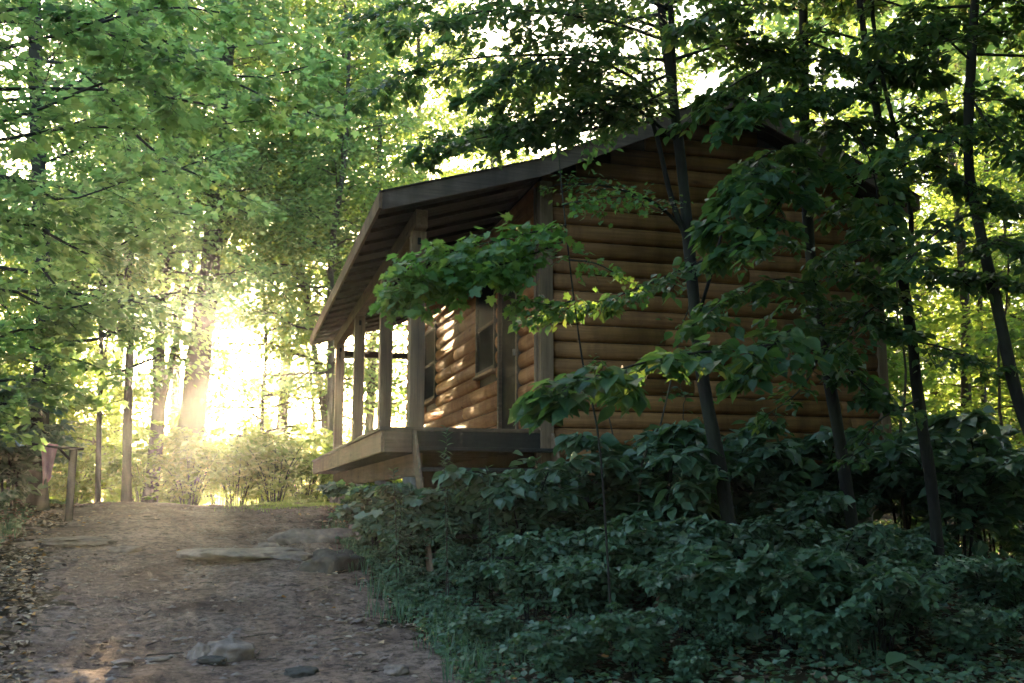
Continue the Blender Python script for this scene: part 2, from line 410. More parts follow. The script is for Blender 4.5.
def make_tree(name, label, cat, ctrl, r0, r1, spec, seed, tmpl=T_FAR, mat=None, bark=None, group=None, extra=None, keep=None, forks=()):
    mat = mat or M_LEAF; bark = bark or M_BARK
    path = smooth_path(ctrl, 26)
    base = path[0].copy()
    root = empty(name, base, label, cat, group)
    rad = np.linspace(r0, r1, len(path)) * (1 + .05 * np.sin(np.arange(len(path)) * 1.7))
    rad[0] *= 1.35; rad[1] *= 1.12
    parts = [tube(path, rad, 12)]
    for fc, fr0, fr1 in forks:
        fp = smooth_path(fc, 16); parts.append(tube(fp, np.linspace(fr0, fr1, 16), 9))
    V, F = join(parts)
    mesh_np('trunk', V - base, F, bark, root, True)
    fo = Foliage(seed)
    if spec: fo.crown(path, **spec)
    for e in (extra or []): fo.spray(**e)
    if keep is not None: fo.drop(keep)
    fo.build(root, base, tmpl, mat, bark)
    return root

def copy_tree(root, loc, rz=0, sc=1.0, label=None, group=None, tilt=0):
    c = root.copy(); COL.objects.link(c); c.location = tuple(loc); c.rotation_euler = (tilt, 0, rz); c.scale = (sc, sc, sc)
    if label: c['label'] = label
    if group: c['group'] = group
    for ch in list(root.children):
        d = ch.copy(); COL.objects.link(d); d.parent = c
    return c

# ------------------------------------------------------------------ the ground, the path
def axis(stops):
    out = []
    for a, b, s in stops: out += list(np.arange(a, b, s))
    return np.array(out)
gx = axis([(-105, -20, 4), (-20, -6, .6), (-6, 12, .2), (12, 24, .8), (24, 106, 4)])
gy = axis([(-55, -2, 3), (-2, 22, .2), (22, 50, .8), (50, 146, 4)])
X, Y = np.meshgrid(gx, gy); Z = zt(X, Y)
V = np.stack([X, Y, Z], -1).reshape(-1, 3)
nx, ny = len(gx), len(gy)
ii, jj = np.meshgrid(np.arange(nx - 1), np.arange(ny - 1)); a = (jj * nx + ii).ravel()
ground = mesh_np('ground', V, np.stack([a, a + 1, a + nx + 1, a + nx], 1), M_SOIL, None, True)
tag(ground, 'dark forest floor of soil and fallen leaves', kind='structure')

py = np.arange(-3, 27, .07); ps = np.linspace(-1, 1, 58)
S_, Yp = np.meshgrid(ps, py)
wob = .18 * np.sin(Yp * .8) + .12 * np.sin(Yp * 2.1 + 1)
XL = np.interp(Yp, [4, 6.5, 9, 12, 17], [-.95, -1.2, -1.6, -2.05, -2.6]) + wob * .8 + .1 * np.sin(Yp * 4.3); XR = 1.35 + .22 * sstep(9, 5, Yp) + .15 * np.sin(Yp * 1.1 + 2) + .08 * np.sin(Yp * 3.7)
Xp = (XL + XR) / 2 + S_ * (XR - XL) / 2 * 1.12
edge = 1 - np.abs(S_) * 1.12
edge = edge + .10 * np.sin(Yp * 5.1 + S_ * 3) * np.sin(Yp * 2.3 + 1) + .07 * np.sin(Yp * 11.7)
Zp = zt(Xp, Yp) + np.clip(edge * .35, -.05, .035)
nz = np.array([mnoise.noise(Vector((x * 1.6, y * 1.2, 0))) * .045 + mnoise.noise(Vector((x * 6, y * 5, 3))) * .022 + mnoise.noise(Vector((x * 17, y * 15, 7))) * .006
               for x, y in zip(Xp.ravel(), Yp.ravel())]).reshape(Xp.shape)
Zp = Zp + nz * np.clip(edge * 6 + .3, 0, 1)
nx, ny = len(ps), len(py)
ii, jj = np.meshgrid(np.arange(nx - 1), np.arange(ny - 1)); a = (jj * nx + ii).ravel()
V = np.stack([Xp, Yp, Zp], -1).reshape(-1, 3)
path_o = mesh_np('path', V, np.stack([a, a + 1, a + nx + 1, a + nx], 1), M_DIRT, None, True)
tag(path_o, 'worn brown dirt path climbing to a crest', kind='structure')
def gz(x, y): return float(zt(x, y)) + (.035 if -2.1 < x < 1.1 else .0)

# ------------------------------------------------------------------ the cabin
CB = np.array([5.6, 15.0, 0.0])
cabin = empty('log_cabin', CB, 'small brown log cabin with a porch of square posts, raised beside the dirt path', 'cabin')
YG, YF = 10.8, 20.0                 # gable wall plane, far wall
XW, XE = 3.37, 7.86                 # front wall (under the porch), far side wall
ZD = .79                            # porch floor
ZB = .22                            # bottom of the walls
PK = (5.66, 4.90); P1 = (3.20, 3.80); P0 = (1.42, 3.27); PR = (8.18, 3.79)   # top of roof deck in section
def roof_under(x):
    return np.interp(x, [P0[0], P1[0], PK[0], PR[0]], [P0[1], P1[1], PK[1], PR[1]]) - .07

def log_wall(mb, axis, fixed, a, b, z0, z1, holes=(), out=-1, clip=None, course=.2, depth=.062):
    z = z0; k = 0
    while z < z1 - .02:
        h = min(course, z1 - z)
        segs = [(a, b)]
        if clip: segs = clip(z, z + h)
        for (ha, hb, hz0, hz1) in holes:
            if z + h > hz0 + .02 and z < hz1 - .02:
                ns = []
                for s0, s1 in segs:
                    if hb <= s0 or ha >= s1: ns.append((s0, s1)); continue
                    if ha > s0: ns.append((s0, ha))
                    if hb < s1: ns.append((hb, s1))
                segs = ns
        for s0, s1 in segs:
            cuts = [s0]; c = s0 + random.uniform(1.4, 5.0)
            while c < s1 - .5: cuts.append(c); c += random.uniform(3.0, 5.2)
            cuts.append(s1)
            for c0, c1 in zip(cuts[:-1], cuts[1:]):
                if c1 - c0 < .02: continue
                t = random.random(); n = 9; g = .006
                V = []
                dz = random.uniform(-.008, .006)
                for c_ in (c0 + g, c1 - g):
                    for i in range(n + 1):
                        an = math.pi * i / n
                        zz = z + h / 2 - math.cos(an) * (h / 2 - .004); oo = (math.sin(an) ** .8) * (depth + dz)
                        V.append((fixed + out * oo, c_, zz) if axis == 'y' else (c_, fixed + out * oo, zz))
                F = [(i, i + 1, n + 2 + i, n + 1 + i) for i in range(n)] + [tuple(range(n + 1))[::-1], tuple(range(n + 1, 2 * n + 2))]
                mb.add(V, F, t)
        z += course; k += 1

# wall cores
wall = MB(CB)
prof = [(XW + .0, ZB), (XE, ZB), (XE, roof_under(XE) - .02), (PK[0], PK[1] - .10), (XW, roof_under(XW) - .02)]
wall.prism(prof, 'y', YG + .0, YF, .3)
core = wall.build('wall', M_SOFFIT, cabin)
core['label'] = 'dark wall behind the log courses'
WIN = [(12.82, 13.80, 1.80, 3.02), (16.95, 17.95, 1.80, 3.02)]
DOOR = (11.72, 12.52, ZD, 3.0)
lw = MB(CB)
log_wall(lw, 'y', XW, YG + .06, YF, ZD - .2, roof_under(XW) - .06, [(a - .06, b + .06, c - .06, d + .06) for a, b, c, d in WIN + [DOOR]])
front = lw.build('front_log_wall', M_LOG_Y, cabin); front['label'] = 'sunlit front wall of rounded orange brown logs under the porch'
def gclip(z0, z1):
    z = z1 - .03
    lim = roof_under(XW)
    if z <= lim: return [(XW - .02, XE)]
    xl = np.interp(z, [P1[1] - .07, PK[1] - .07], [P1[0], PK[0]]); xr = np.interp(z, [PR[1] - .07, PK[1] - .07], [PR[0], PK[0]])
    xl, xr = max(XW - .02, xl), min(XE, xr)
    return [(xl, xr)] if xr - xl > .05 else []
gw = MB(CB)
log_wall(gw, 'x', YG, XW, XE, ZB, PK[1] - .15, [], -1, gclip)
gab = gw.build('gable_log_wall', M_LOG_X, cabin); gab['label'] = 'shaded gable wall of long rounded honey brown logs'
for f in front.data.polygons: f.use_smooth = len(f.vertices) == 4
for f in gab.data.polygons: f.use_smooth = len(f.vertices) == 4
# corner boards
for (x0, x1, y0, y1, zt_) in ((XW - .055, XW + .10, YG - .085, YG + .04, 3.70), (XE - .09, XE + .03, YG - .085, YG + .04, 3.82), (XW - .075, XW + .02, YG + .045, YG + .12, 3.66)):
    b = MB(CB); b.box(x0, x1, y0, y1, ZB - .02, zt_); b.build('corner_board', M_WOOD_Z, cabin, .006)
b = MB(CB); b.box(XW, XE, YG - .06, YG + .02, ZB - .24, ZB - .003); b.build('sill_beam', M_TREAD, cabin, .006)
# windows
for (a_, b_, c_, d_) in WIN:
    f = MB(CB); w_ = .055
    f.box(XW - .075, XW + .01, a_ - w_, b_ + w_, c_ - w_, c_); f.box(XW - .075, XW + .01, a_ - w_, b_ + w_, d_, d_ + w_)
    f.box(XW - .074, XW + .01, a_ - w_, a_, c_ + .001, d_ - .001); f.box(XW - .074, XW + .01, b_, b_ + w_, c_ + .001, d_ - .001)
    f.box(XW - .060, XW + .0, a_ + .001, b_ - .001, (c_ + d_) / 2 - .02, (c_ + d_) / 2 + .02)
    wf = f.build('window', M_TREAD, cabin, .004)
    g = MB(CB); g.box(XW - .035, XW - .025, a_, b_, c_, d_); g.build('pane', M_GLASS, wf)
    s_ = MB(CB); s_.box(XW - .11, XW + .01, a_ - .08, b_ + .08, c_ - .095, c_ - .057); s_.build('sill', M_WOOD_Y, wf, .004)
d = MB(CB); a_, b_, c_, d_ = DOOR
d.box(XW - .03, XW + .03, a_, b_, c_ + .01, d_); dr = d.build('door', M_DOOR, cabin, .004)
d = MB(CB)
for zz in (1.0, 1.55, 2.2): d.box(XW - .04, XW - .031, a_ + .12, b_ - .12, zz, zz + (.45 if zz < 2 else .65))
d.build('door_panel', M_DOOR, dr, .004)
d = MB(CB); d.box(XW - .09, XW - .041, a_ + .05, a_ + .08, 1.78, 1.86); d.build('handle', M_CONC, dr, .004)
d = MB(CB); d.box(XW - .078, XW + .0, a_ - .07, a_ - .002, c_, d_ + .07); d.box(XW - .078, XW, b_ + .002, b_ + .07, c_, d_ + .07); d.box(XW - .076, XW, a_, b_, d_ + .002, d_ + .07)
d.build('door_frame', M_WOOD_X, cabin, .004)
# roof
YR0, YR1 = 10.32, 20.25
def slab(mb, A, B, top, th, y0, y1, t=None):
    mb.prism([(A[0], A[1] + top), (B[0], B[1] + top), (B[0], B[1] + top - th), (A[0], A[1] + top - th)], 'y', y0, y1, t)
rf = MB(CB)
sec = [P0, P1, PK, PR]
for A, B in zip(sec[:-1], sec[1:]): slab(rf, A, B, 0, .05, YR0 + .035, YR1 - .035, .4)
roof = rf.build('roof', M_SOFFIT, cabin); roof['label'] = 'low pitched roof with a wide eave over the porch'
sh = MB(CB)
for A, B in zip(sec[:-1], sec[1:]):
    n = 14; A_, B_ = np.array(A), np.array(B)
    if A is PK: A_, B_ = B_, A_
    for k in range(n):
        a1 = A_ + (B_ - A_) * (k / n) ; b1 = A_ + (B_ - A_) * min(1, (k + 1.12) / n)
        if k == 0: a1 = a1 - (B_ - A_) * .02
        slab(sh, a1, b1, .022 + .004, .012, YR0 - .02, YR1 + .02)
    for yy in (): pass
sh.build('shingles', M_SHINGLE, roof)
# soffit boards: thin laps under the deck
sb = MB(CB)
for A, B in zip(sec[:-1], sec[1:]):
    y = YR0 + .04
    while y < YR1 - .18:
        slab(sb, A, B, -.053 - random.uniform(0, .004), .014, y, y + .132); y += .14
sb.build('soffit_boards', M_SOFFIT, roof)
# rake boards along the gable, eave boards along the sides
for y0, y1 in ((YR0, YR0 + .034), (YR1 - .034, YR1)):
    rk = MB(CB)
    for A, B in zip(sec[:-1], sec[1:]): slab(rk, A, B, .012, .20, y0, y1)
    o = rk.build('rake_board', M_FASCIA, roof)
ev = MB(CB); ev.box(P0[0] - .036, P0[0] - .002, YR0, YR1, P0[1] - .175, P0[1] + .008); ev.build('eave_board', M_WOOD_Y, roof, .004)
ev = MB(CB); ev.box(PR[0] + .002, PR[0] + .036, YR0, YR1, PR[1] - .175, PR[1] + .008); ev.build('eave_board', M_WOOD_Y, roof, .004)
# rafters under the porch roof
for y in np.arange(11.0, 20.2, .61):
    r_ = MB(CB)
    A = (P0[0] + .05, np.interp(P0[0] + .05, [P0[0], P1[0]], [P0[1], P1[1]])); B = (XW - .06, np.interp(XW - .06, [P0[0], P1[0], PK[0]], [P0[1], P1[1], PK[1]]))
    mid = P1
    slab(r_, A, mid, -.072, .045, y, y + .045, .5); slab(r_, mid, B, -.072, .045, y, y + .045, .5)
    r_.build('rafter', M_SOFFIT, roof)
# porch
XP = 1.92
for y in (YG + .12, 13.31, 16.37, 19.49):
    p_ = MB(CB); w_ = .083; p_.box(XP - w_, XP + w_, y - w_, y + w_, ZD + .002, 3.02); po = p_.build('post', M_WOOD_Z, cabin, .008)
    k_ = MB(CB); k_.box(XP - .02, XP + .02, y - w_ - .012, y - w_ - .001, 2.86, 2.94); k_.build('bolt_plate', M_DOOR, po, .004)
bm_ = MB(CB); bm_.box(XP - .07, XP + .07, YG - .1, YF, 3.022, 3.23); bm_.build('beam', M_WOOD_Y, cabin, .008)
bm_ = MB(CB); bm_.box(XP + .072, XW - .06, YF - .14, YF, 2.84, 2.96); bm_.build('tie_beam', M_SOFFIT, cabin, .006)
XDK = 1.52
dk = MB(CB); x = XDK + .04
y = YG - .06
while y < 20.2: dk.box(XDK - .02, XW - .06, y, y + .134, ZD - .038, ZD); y += .14
deck = dk.build('porch_floor', M_WOOD_X, cabin, .003)
rm = MB(CB); rm.box(XDK, XDK + .04, YG - .05, 20.22, ZD - .275, ZD - .040); rm.build('rim_board', M_WOOD_Y, deck, .004)
rm = MB(CB); rm.box(XDK + .042, XP - .06, YG - .05, YG - .01, ZD - .275, ZD - .040); rm.build('rim_board', M_WOOD_X, deck, .004)
rm = MB(CB); rm.box(XP - .05, XW, YG - .05, YG - .01, ZD - .235, ZD - .040); rm.build('rim_board', M_TREAD, deck, .004)
rm = MB(CB); rm.box(XDK + .042, XW, 20.18, 20.22, ZD - .275, ZD - .040); rm.build('rim_board', M_WOOD_X, deck, .004)
for y in np.arange(11.3, 20, .5):
    j_ = MB(CB); j_.box(XDK + .042, XW - .02, y, y + .04, ZD - .22, ZD - .041); j_.build('joist', M_TREAD, deck)
gb = MB(CB); gb.box(XP - .02, XP + .06, YG - .02, 20.0, ZD - .53, ZD - .277); gb.build('floor_beam', M_WOOD_Y, cabin, .005)
for (x, y) in [(XP + .02, yy) for yy in (11.1, 13.4, 15.9, 18.2, 19.75)] + [(xx, yy) for xx in (XW + .2, 5.6, XE - .25) for yy in (11.0, 14.0, 17.0, 19.8)]:
    n = 16; rr = .12; top = (ZD - .532) if x < 2.5 else ZB - .244
    z0 = gz(x, y) - .2
    Vv = [(x + rr * math.cos(i * 2 * math.pi / n), y + rr * math.sin(i * 2 * math.pi / n), z) for z in (z0, top) for i in range(n)]
    c_ = MB(CB); c_.add(Vv, [tuple(range(n))[::-1], tuple(range(n, 2 * n))] + [(i, (i + 1) % n, n + (i + 1) % n, n + i) for i in range(n)])
    if top > z0: c_.build('pier', M_CONC, cabin, .01)
# steps on the gable side of the porch: six treads on two stringers
st_z = [.565, .34, .115, -.11, -.335, -.56]
for k, z in enumerate(st_z):
    t_ = MB(CB); y1 = YG - .10 - k * .17
    t_.box(XP - .02, 3.42, y1 - .21, y1 - .11, z - .04, z); t_.box(XP - .02, 3.42, y1 - .10, y1, z - .04, z)
    t_.build('step', M_TREAD, cabin, .005)
for x in (XP - .055, 3.43):
    s_ = MB(CB)
    s_.prism([(YG - .052, ZD - .04), (YG - .052, ZD - .30), (YG - 1.20, -1.0), (YG - 1.42, -1.0), (YG - .12, ZD - .04)], 'x', x, x + .03)
    s_.build('stringer', M_WOOD_Z, cabin, .004)

# ------------------------------------------------------------------ rocks
def rock(u, v, w, h, dpt, label, mat=None, seed=0, rz=0, sink=.35, name='rock'):
    import bmesh
    g = G(u, v); bm = bmesh.new(); bmesh.ops.create_icosphere(bm, subdivisions=4, radius=1)
    for q in bm.verts:
        c = q.co.normalized(); n_ = mnoise.noise(c * 1.3 + Vector((seed * 7.1, 0, 0))) * .38 + mnoise.noise(c * 3.1 + Vector((seed, 3, 0))) * .16 + mnoise.noise(c * 9 + Vector((seed, 5, 0))) * .045
        c = c * (1 + n_)
        c.z = math.copysign(abs(c.z) ** .8, c.z)
        q.co = Vector((c.x * w / 2, c.y * dpt / 2, c.z * h))
    me = bpy.data.meshes.new(name); bm.to_mesh(me); bm.free()
    for f in me.polygons: f.use_smooth = True
    me.materials.append(mat or M_ROCK)
    o = bpy.data.objects.new(name, me); COL.objects.link(o); o.location = (g[0], g[1], g[2] + .055 - h * sink + h * .3); o.rotation_euler = (0, 0, rz)
    return tag(o, label, 'rock', 'rocks set in the dirt path')
rock(75, 546, .80, .05, .9, 'flat pale stone slab flush in the left side of the path near the crest', seed=1)
rock(126, 555, .34, .05, .3, 'small pale flat stone just right of the flush slab on the path', seed=2)
rock(245, 560, 1.3, .075, 1.2, 'broad worn bedrock hump in the middle of the path', seed=3, rz=.2)
rock(312, 545, 1.0, .15, .5, 'long low ridge of grey rock at the right edge of the path', seed=4, rz=.25)
rock(364, 545, .45, .22, .4, 'rounded brown rock touching the weeds right of the path', seed=5)
rock(334, 572, .62, .16, .4, 'dark blackish rock below the ridge at the path right side', mat=M_ROCK_D, seed=6, rz=.2)
rock(226, 661, .34, .09, .28, 'pale domed stone in the near foreground of the path', seed=7)
rock(201, 663, .15, .07, .15, 'small knobby stone against the pale domed stone', seed=8)
rock(212, 669, .19, .025, .12, 'thin dark stone in front of the pale domed stone', mat=M_ROCK_D, seed=9, rz=-.3)
rock(158, 668, .16, .015, .05, 'narrow sliver of grey stone left of the domed stone', seed=10, rz=.1)
rock(303, 682, .2, .04, .2, 'blue grey stone cut by the bottom edge below the path centre', mat=M_ROCK_D, seed=11)
rock(396, 679, .15, .035, .15, 'little grey stone near the bottom edge close to the weeds', seed=12)
rock(122, 672, .12, .02, .1, 'smallest grey pebble stone near the bottom left foreground', seed=13)
rock(268, 552, .3, .05, .3, 'low stone between the bedrock hump and the ridge', seed=14)

# ------------------------------------------------------------------ clothesline
cl_p = P(70, 500, 15.5); cl_p[2] = gz(cl_p[0], 15.5)
cl = empty('clothes_rail', cl_p, 'dark leaning wooden post carrying a horizontal pole at the left edge of the path', 'clothes rail')
tp = P(73.5, 450, 15.5)
V, F = tube(smooth_path([cl_p - [0, 0, .2], (cl_p + tp) / 2, tp], 8), np.full(8, .055), 10); mesh_np('post', V - cl_p, F, M_BARK_D, cl, True)
pa, pb = P(83, 449, 15.5), P(10, 441, 14.6)
V, F = tube(smooth_path([pa, (pa + pb) / 2 + [0, 0, -.02], pb], 10), np.full(10, .022), 8); mesh_np('pole', V - cl_p, F, M_BARK_D, cl, True)
V, F = tube(smooth_path([P(72, 462, 15.5), P(58, 447, 15.3)], 5), np.full(5, .018), 8); mesh_np('brace', V - cl_p, F, M_BARK_D, cl, True)
def cloth(name, label, cat, a, b, drop_l, drop_r, mat, seed):
    n, m = 22, 26; r = np.random.default_rng(seed); Vv = []
    for sgn in (0, 1):
        pass
    for j in range(m):
        for i in range(n):
            s = i / (n - 1); p = a * (1 - s) + b * s
            t = (j / (m - 1)) * 2 - 1                        # -1 back .. 1 front, folded over the pole
            L = (drop_l * (1 - s) + drop_r * s) * (1 if t > 0 else .35) * (1 + .08 * math.sin(s * 9 + seed))
            off = .028 * math.copysign(min(1, abs(t) * 5), t)
            pull = .12 * abs(t) * (s - .5)
            Vv.append((p[0] - pull, p[1] - off + .03 * math.sin(s * 14 + seed) * abs(t), p[2] + .028 * (1 - abs(t)) - abs(t) * L))
    a_ = np.array([j * n + i for j in range(m - 1) for i in range(n - 1)])
    o = mesh_np(name, np.array(Vv), np.stack([a_, a_ + 1, a_ + n + 1, a_ + n], 1), mat, None, True)
    s_ = o.modifiers.new('thickness', 'SOLIDIFY'); s_.thickness = .006
    return tag(o, label, cat)
qa = lambda u: pa + (pb - pa) * ((83 - u) / 73.0)
cloth('towel', 'faded pink towel hanging folded over the pole at the left', 'towel', qa(40), qa(57), .52, .44, M_PINK, 2)
cloth('cloth', 'crumpled light blue cloth bunched on the left end of the pole', 'cloth', qa(14), qa(28), .07, .04, M_BLUE, 5)

# ------------------------------------------------------------------ trees of the photo
UP = dict(sides=4)
def bgspec(z0=2.5, nl=34, ll=2.8, ns=9, sl=1.0, nf=34, ls=.13, **k):
    d = dict(z0=z0, nlimb=int(nl * 1.25), limblen=ll * 1.1, nsub=ns + 1, sublen=sl * 1.1, nleaf=int(nf * .95), lsize=ls * 1.12, r0=.035, shape=lambda t: 1.1 - .6 * t, jit=.10, droop=.25); d.update(k); return d
# gaps cut in the far crowns to let the low sun through
def corridor(p):
    Yq = p[:, 1]; x = p[:, 0]; z = p[:, 2]
    shaft = (np.abs(x - .010 * Yq) < .5) & (np.abs(z - Yq * .142) < .022 * Yq)
    low = (x > .9) & (x < 2.9) & (z > Yq * .045) & (z < Yq * .105)
    shaft2 = (np.abs(x - 2.3 - .017 * (Yq - 7.5)) < .55) & (np.abs(z - (1.35 + (Yq - 7.5) * .142)) < .5)
    return (Yq > 21) & (shaft | low | shaft2)
def beam2(p):
    Yq = p[:, 1]
    return (Yq > 21) & (np.abs(p[:, 0] - 2.3 - .017 * (Yq - 7.5)) < .5) & (np.abs(p[:, 2] - (1.35 + (Yq - 7.5) * .142)) < .4)  # leaves cleared here so sun reaches the near spray through the porch
def keepf(seed, frac=.42):
    r = np.random.default_rng(seed)
    return lambda p: ((~corridor(p)) | (r.random(len(p)) < frac)) & ~beam2(p)

B = lambda u, v, Y: P(u, v, Y)
def gbase(u, Y, v=505):
    p = P(u, v, Y); p[2] = gz(p[0], Y) - .1; return p
make_tree('tree', 'massive leaning trunk glowing at the left of the sun beyond the crest', 'tree',
          [gbase(180, 25), B(190, 440, 25), B(201, 340, 25), B(212, 250, 25.3), B(222, 120, 25.6), B(235, -60, 26)], .36, .16, bgspec(6.0, 46, 3.2, ls=.12), 1, keep=keepf(1))
make_tree('tree', 'paired brown trunk left of the massive leaning trunk', 'tree',
          [gbase(148, 24), B(158, 420, 24), B(160, 330, 24.2), B(172, 200, 24.4), B(180, 30, 24.6), B(182, -80, 24.7)], .17, .08, bgspec(5.0), 2,
          forks=[([B(158, 420, 24), B(178, 330, 24), B(196, 230, 24.3), B(205, 100, 24.5)], .10, .04)])
make_tree('tree', 'thin straight dark trunk between the clothes rail and the paired trunk', 'tree',
          [gbase(127, 22), B(128, 400, 22), B(131, 300, 22), B(128, 150, 22.2), B(132, -20, 22.3)], .10, .05, bgspec(3.6, ls=.12), 3)
make_tree('tree', 'slender pole tree just right of the clothes rail', 'tree',
          [gbase(98, 20), B(99, 430, 20), B(101, 330, 20), B(96, 200, 20.2)], .055, .03, bgspec(2.8, 20, 1.8, 7, .7, 28, .11), 4)
make_tree('tree', 'thick dark trunk behind the pink towel at the left', 'tree',
          [gbase(38, 17), B(40, 420, 17), B(44, 300, 17), B(38, 150, 17), B(34, 0, 17), B(30, -120, 17)], .14, .10, bgspec(1.7, 36, 3.0, 9, 1.0, 36, .12, azr=None), 5, bark=M_BARK_D)
make_tree('tree', 'slim stem curving left beside the far porch post', 'tree',
          [gbase(336, 27), B(322, 400, 27), B(308, 310, 27), B(297, 220, 27), B(290, 110, 27.2), B(282, -10, 27.3)], .095, .04, bgspec(2.0, 34, 2.2, ls=.12), 6, keep=keepf(6),
          forks=[([B(308, 310, 27), B(286, 230, 27), B(268, 150, 27)], .05, .02)])
make_tree('tree', 'slim upright stem crossing behind the eave corner of the porch roof', 'tree',
          [gbase(333, 24), B(331, 360, 24), B(332, 250, 24), B(345, 150, 24), B(350, 20, 24)], .10, .045, bgspec(2.6, 30, 1.8, ls=.12), 7, keep=keepf(7))
make_tree('tree', 'brown trunk seen between the two middle porch posts', 'tree',
          [gbase(366, 26), B(371, 390, 26), B(374, 320, 26), B(378, 240, 26), B(380, 120, 26)], .13, .06, bgspec(1.0, 34, 2.0, ls=.12), 8, keep=keepf(8, .05))
make_tree('tree', 'reddish trunk standing behind the right end of the cabin', 'tree',
          [gbase(968, 19), B(966, 400, 19), B(965, 300, 19), B(955, 180, 19), B(938, 60, 19), B(930, -60, 19)], .125, .08, bgspec(5.2, 24, 2.8), 9, mat=M_LEAF_B, bark=M_BARK_R)
make_tree('tree', 'thin companion trunk close against the reddish trunk on the right', 'tree',
          [gbase(988, 20), B(984, 400, 20), B(980, 310, 20), B(985, 200, 20), B(992, 20, 20)], .075, .05, bgspec(5.0, 20, 2.4), 10, mat=M_LEAF_B, bark=M_BARK_R)

make_tree('tree', 'small airy tree right of the massive leaning trunk below the sun', 'tree',
          [gbase(262, 26.5), B(262, 420, 26.5), B(266, 330, 26.5), B(258, 230, 26.5), B(262, 150, 26.5)], .06, .025, bgspec(.4, 40, 1.9, 9, .8, 34, .12), 14, mat=M_LEAF_B, keep=keepf(12))
make_tree('tree', 'small airy tree between the sun and the porch roof beyond the crest', 'tree',
          [gbase(312, 29), B(314, 420, 29), B(306, 330, 29), B(312, 230, 29), B(310, 100, 29)], .06, .025, bgspec(.8, 44, 2.1, 9, .8, 30, .12), 13, mat=M_LEAF_B, keep=keepf(13, .3))

# generic far trees: four sources, then copies that share their mesh
def generic(seed, h, r0, ctrlx, spec, mat):
    c = [(0, 0, -.3), (ctrlx * .3, 0, h * .25), (ctrlx * .5, .1, h * .5), (ctrlx, .2, h)]
    return make_tree('tree', 'x', 'tree', np.array(c, float), r0, r0 * .35, spec, seed, mat=mat)
gen = [generic(21, 15, .16, .6, bgspec(1.5, 50, 3.2, 9, 1.0, 40, .14), M_LEAF),
       generic(22, 12, .12, -.8, bgspec(1.2, 44, 2.8, 9, .9, 40, .14), M_LEAF),
       generic(23, 17, .2, .3, bgspec(3.0, 50, 3.6, 9, 1.1, 40, .15), M_LEAF),
       generic(24, 14, .14, -.5, bgspec(1.0, 46, 3.0, 9, 1.0, 30, .14), M_LEAF_B),
       generic(25, 8, .09, .3, bgspec(.6, 40, 2.2, 8, .9, 36, .13), M_LEAF_B),
       generic(26, 19, .2, .5, bgspec(8.8, 50, 3.8, 10, 1.1, 40, .15), M_LEAF_B),
       generic(27, 14, .17, .5, bgspec(6.4, 46, 3.8, 10, 1.1, 40, .15), M_LEAF)]
used = [False] * len(gen)
def far(k, x, y, rz, sc, label, group, dz=0):
    z = float(zt(x, y)) - .05 + dz
    if not used[k]:
        used[k] = True; o = gen[k]; o.location = (x, y, z); o.rotation_euler = (0, 0, rz); o.scale = (sc,) * 3; o['label'] = label; o['group'] = group
    else: copy_tree(gen[k], (x, y, z), rz, sc, label, group)
LG = 'leafy tree in the green wall of forest left of the path'; GG = 'forest trees left of the path'
for i, (k, x, y, s) in enumerate([(0, -9.5, 20, 1), (3, -7.2, 25.5, 1), (2, -12, 27, 1), (4, -6.0, 31, 1.2), (1, -15, 22, 1.1), (3, -10.5, 34, 1), (4, -5.6, 19.5, .9), (4, -4.6, 28.5, 1), (2, -22, 26, 1.2), (4, -3.3, 25.8, .8)]):
    far(k, x, y, i * 1.3, s, LG, GG)
LB = 'sunlit leafy tree in the bright forest behind the cabin roof'; GB = 'forest trees behind the cabin'
for i, (k, x, y, s) in enumerate([(3, 11.5, 25, 1), (3, 15, 22.5, 1), (3, 16, 29, 1), (3, 9.6, 23, .8), (3, 12.8, 21.5, .9), (3, 18.5, 23, 1), (3, 24.5, 27, 1.1)]):
    far(k, x, y, i * 1.1 + .4, s, LB, GB)
LR = 'leafy tree in the shaded forest right of the cabin'; GR = 'forest trees right of the cabin'
for i, (k, x, y, s) in enumerate([(4, 10.8, 16.5, .8), (4, 13.0, 19, .95), (4, 16.2, 16.5, 1.0), (4, 19.5, 21.5, 1.2)]):
    far(k, x, y, i * 1.7 + .8, s, LR, GR)
LC = 'tall tree whose high crown closes over the bright gap beyond the crest'; GC = 'high crowned trees beyond the crest'
for i, (k, x, y, s) in enumerate([(5, 1.2, 30, 1), (5, -1.8, 34, 1), (5, 2.4, 27, .8), (5, -4.5, 40, 1.1), (5, 6.0, 32, .95), (5, 8.8, 36, 1)]):
    far(k, x, y, i * 2.3, s, LC, GC)
LF = 'pale hazy low tree far down the slope beyond the crest'; GF = 'hazy trees down the slope'
for i, (k, x, y, s) in enumerate([(4, -2, 52, 1.1), (4, 1.2, 55, .95), (4, 4.0, 54, .95), (4, 2.2, 66, 1.2), (4, 6.2, 58, 1.1), (4, 8.5, 70, 1.1), (4, .5, 78, 1.0), (3, -9, 60, 1), (3, 12, 62, .9), (4, -5.5, 56, 1.0), (0, 17, 70, 1)]):
    far(k, x, y, i * 2.1, s, LF, GF)
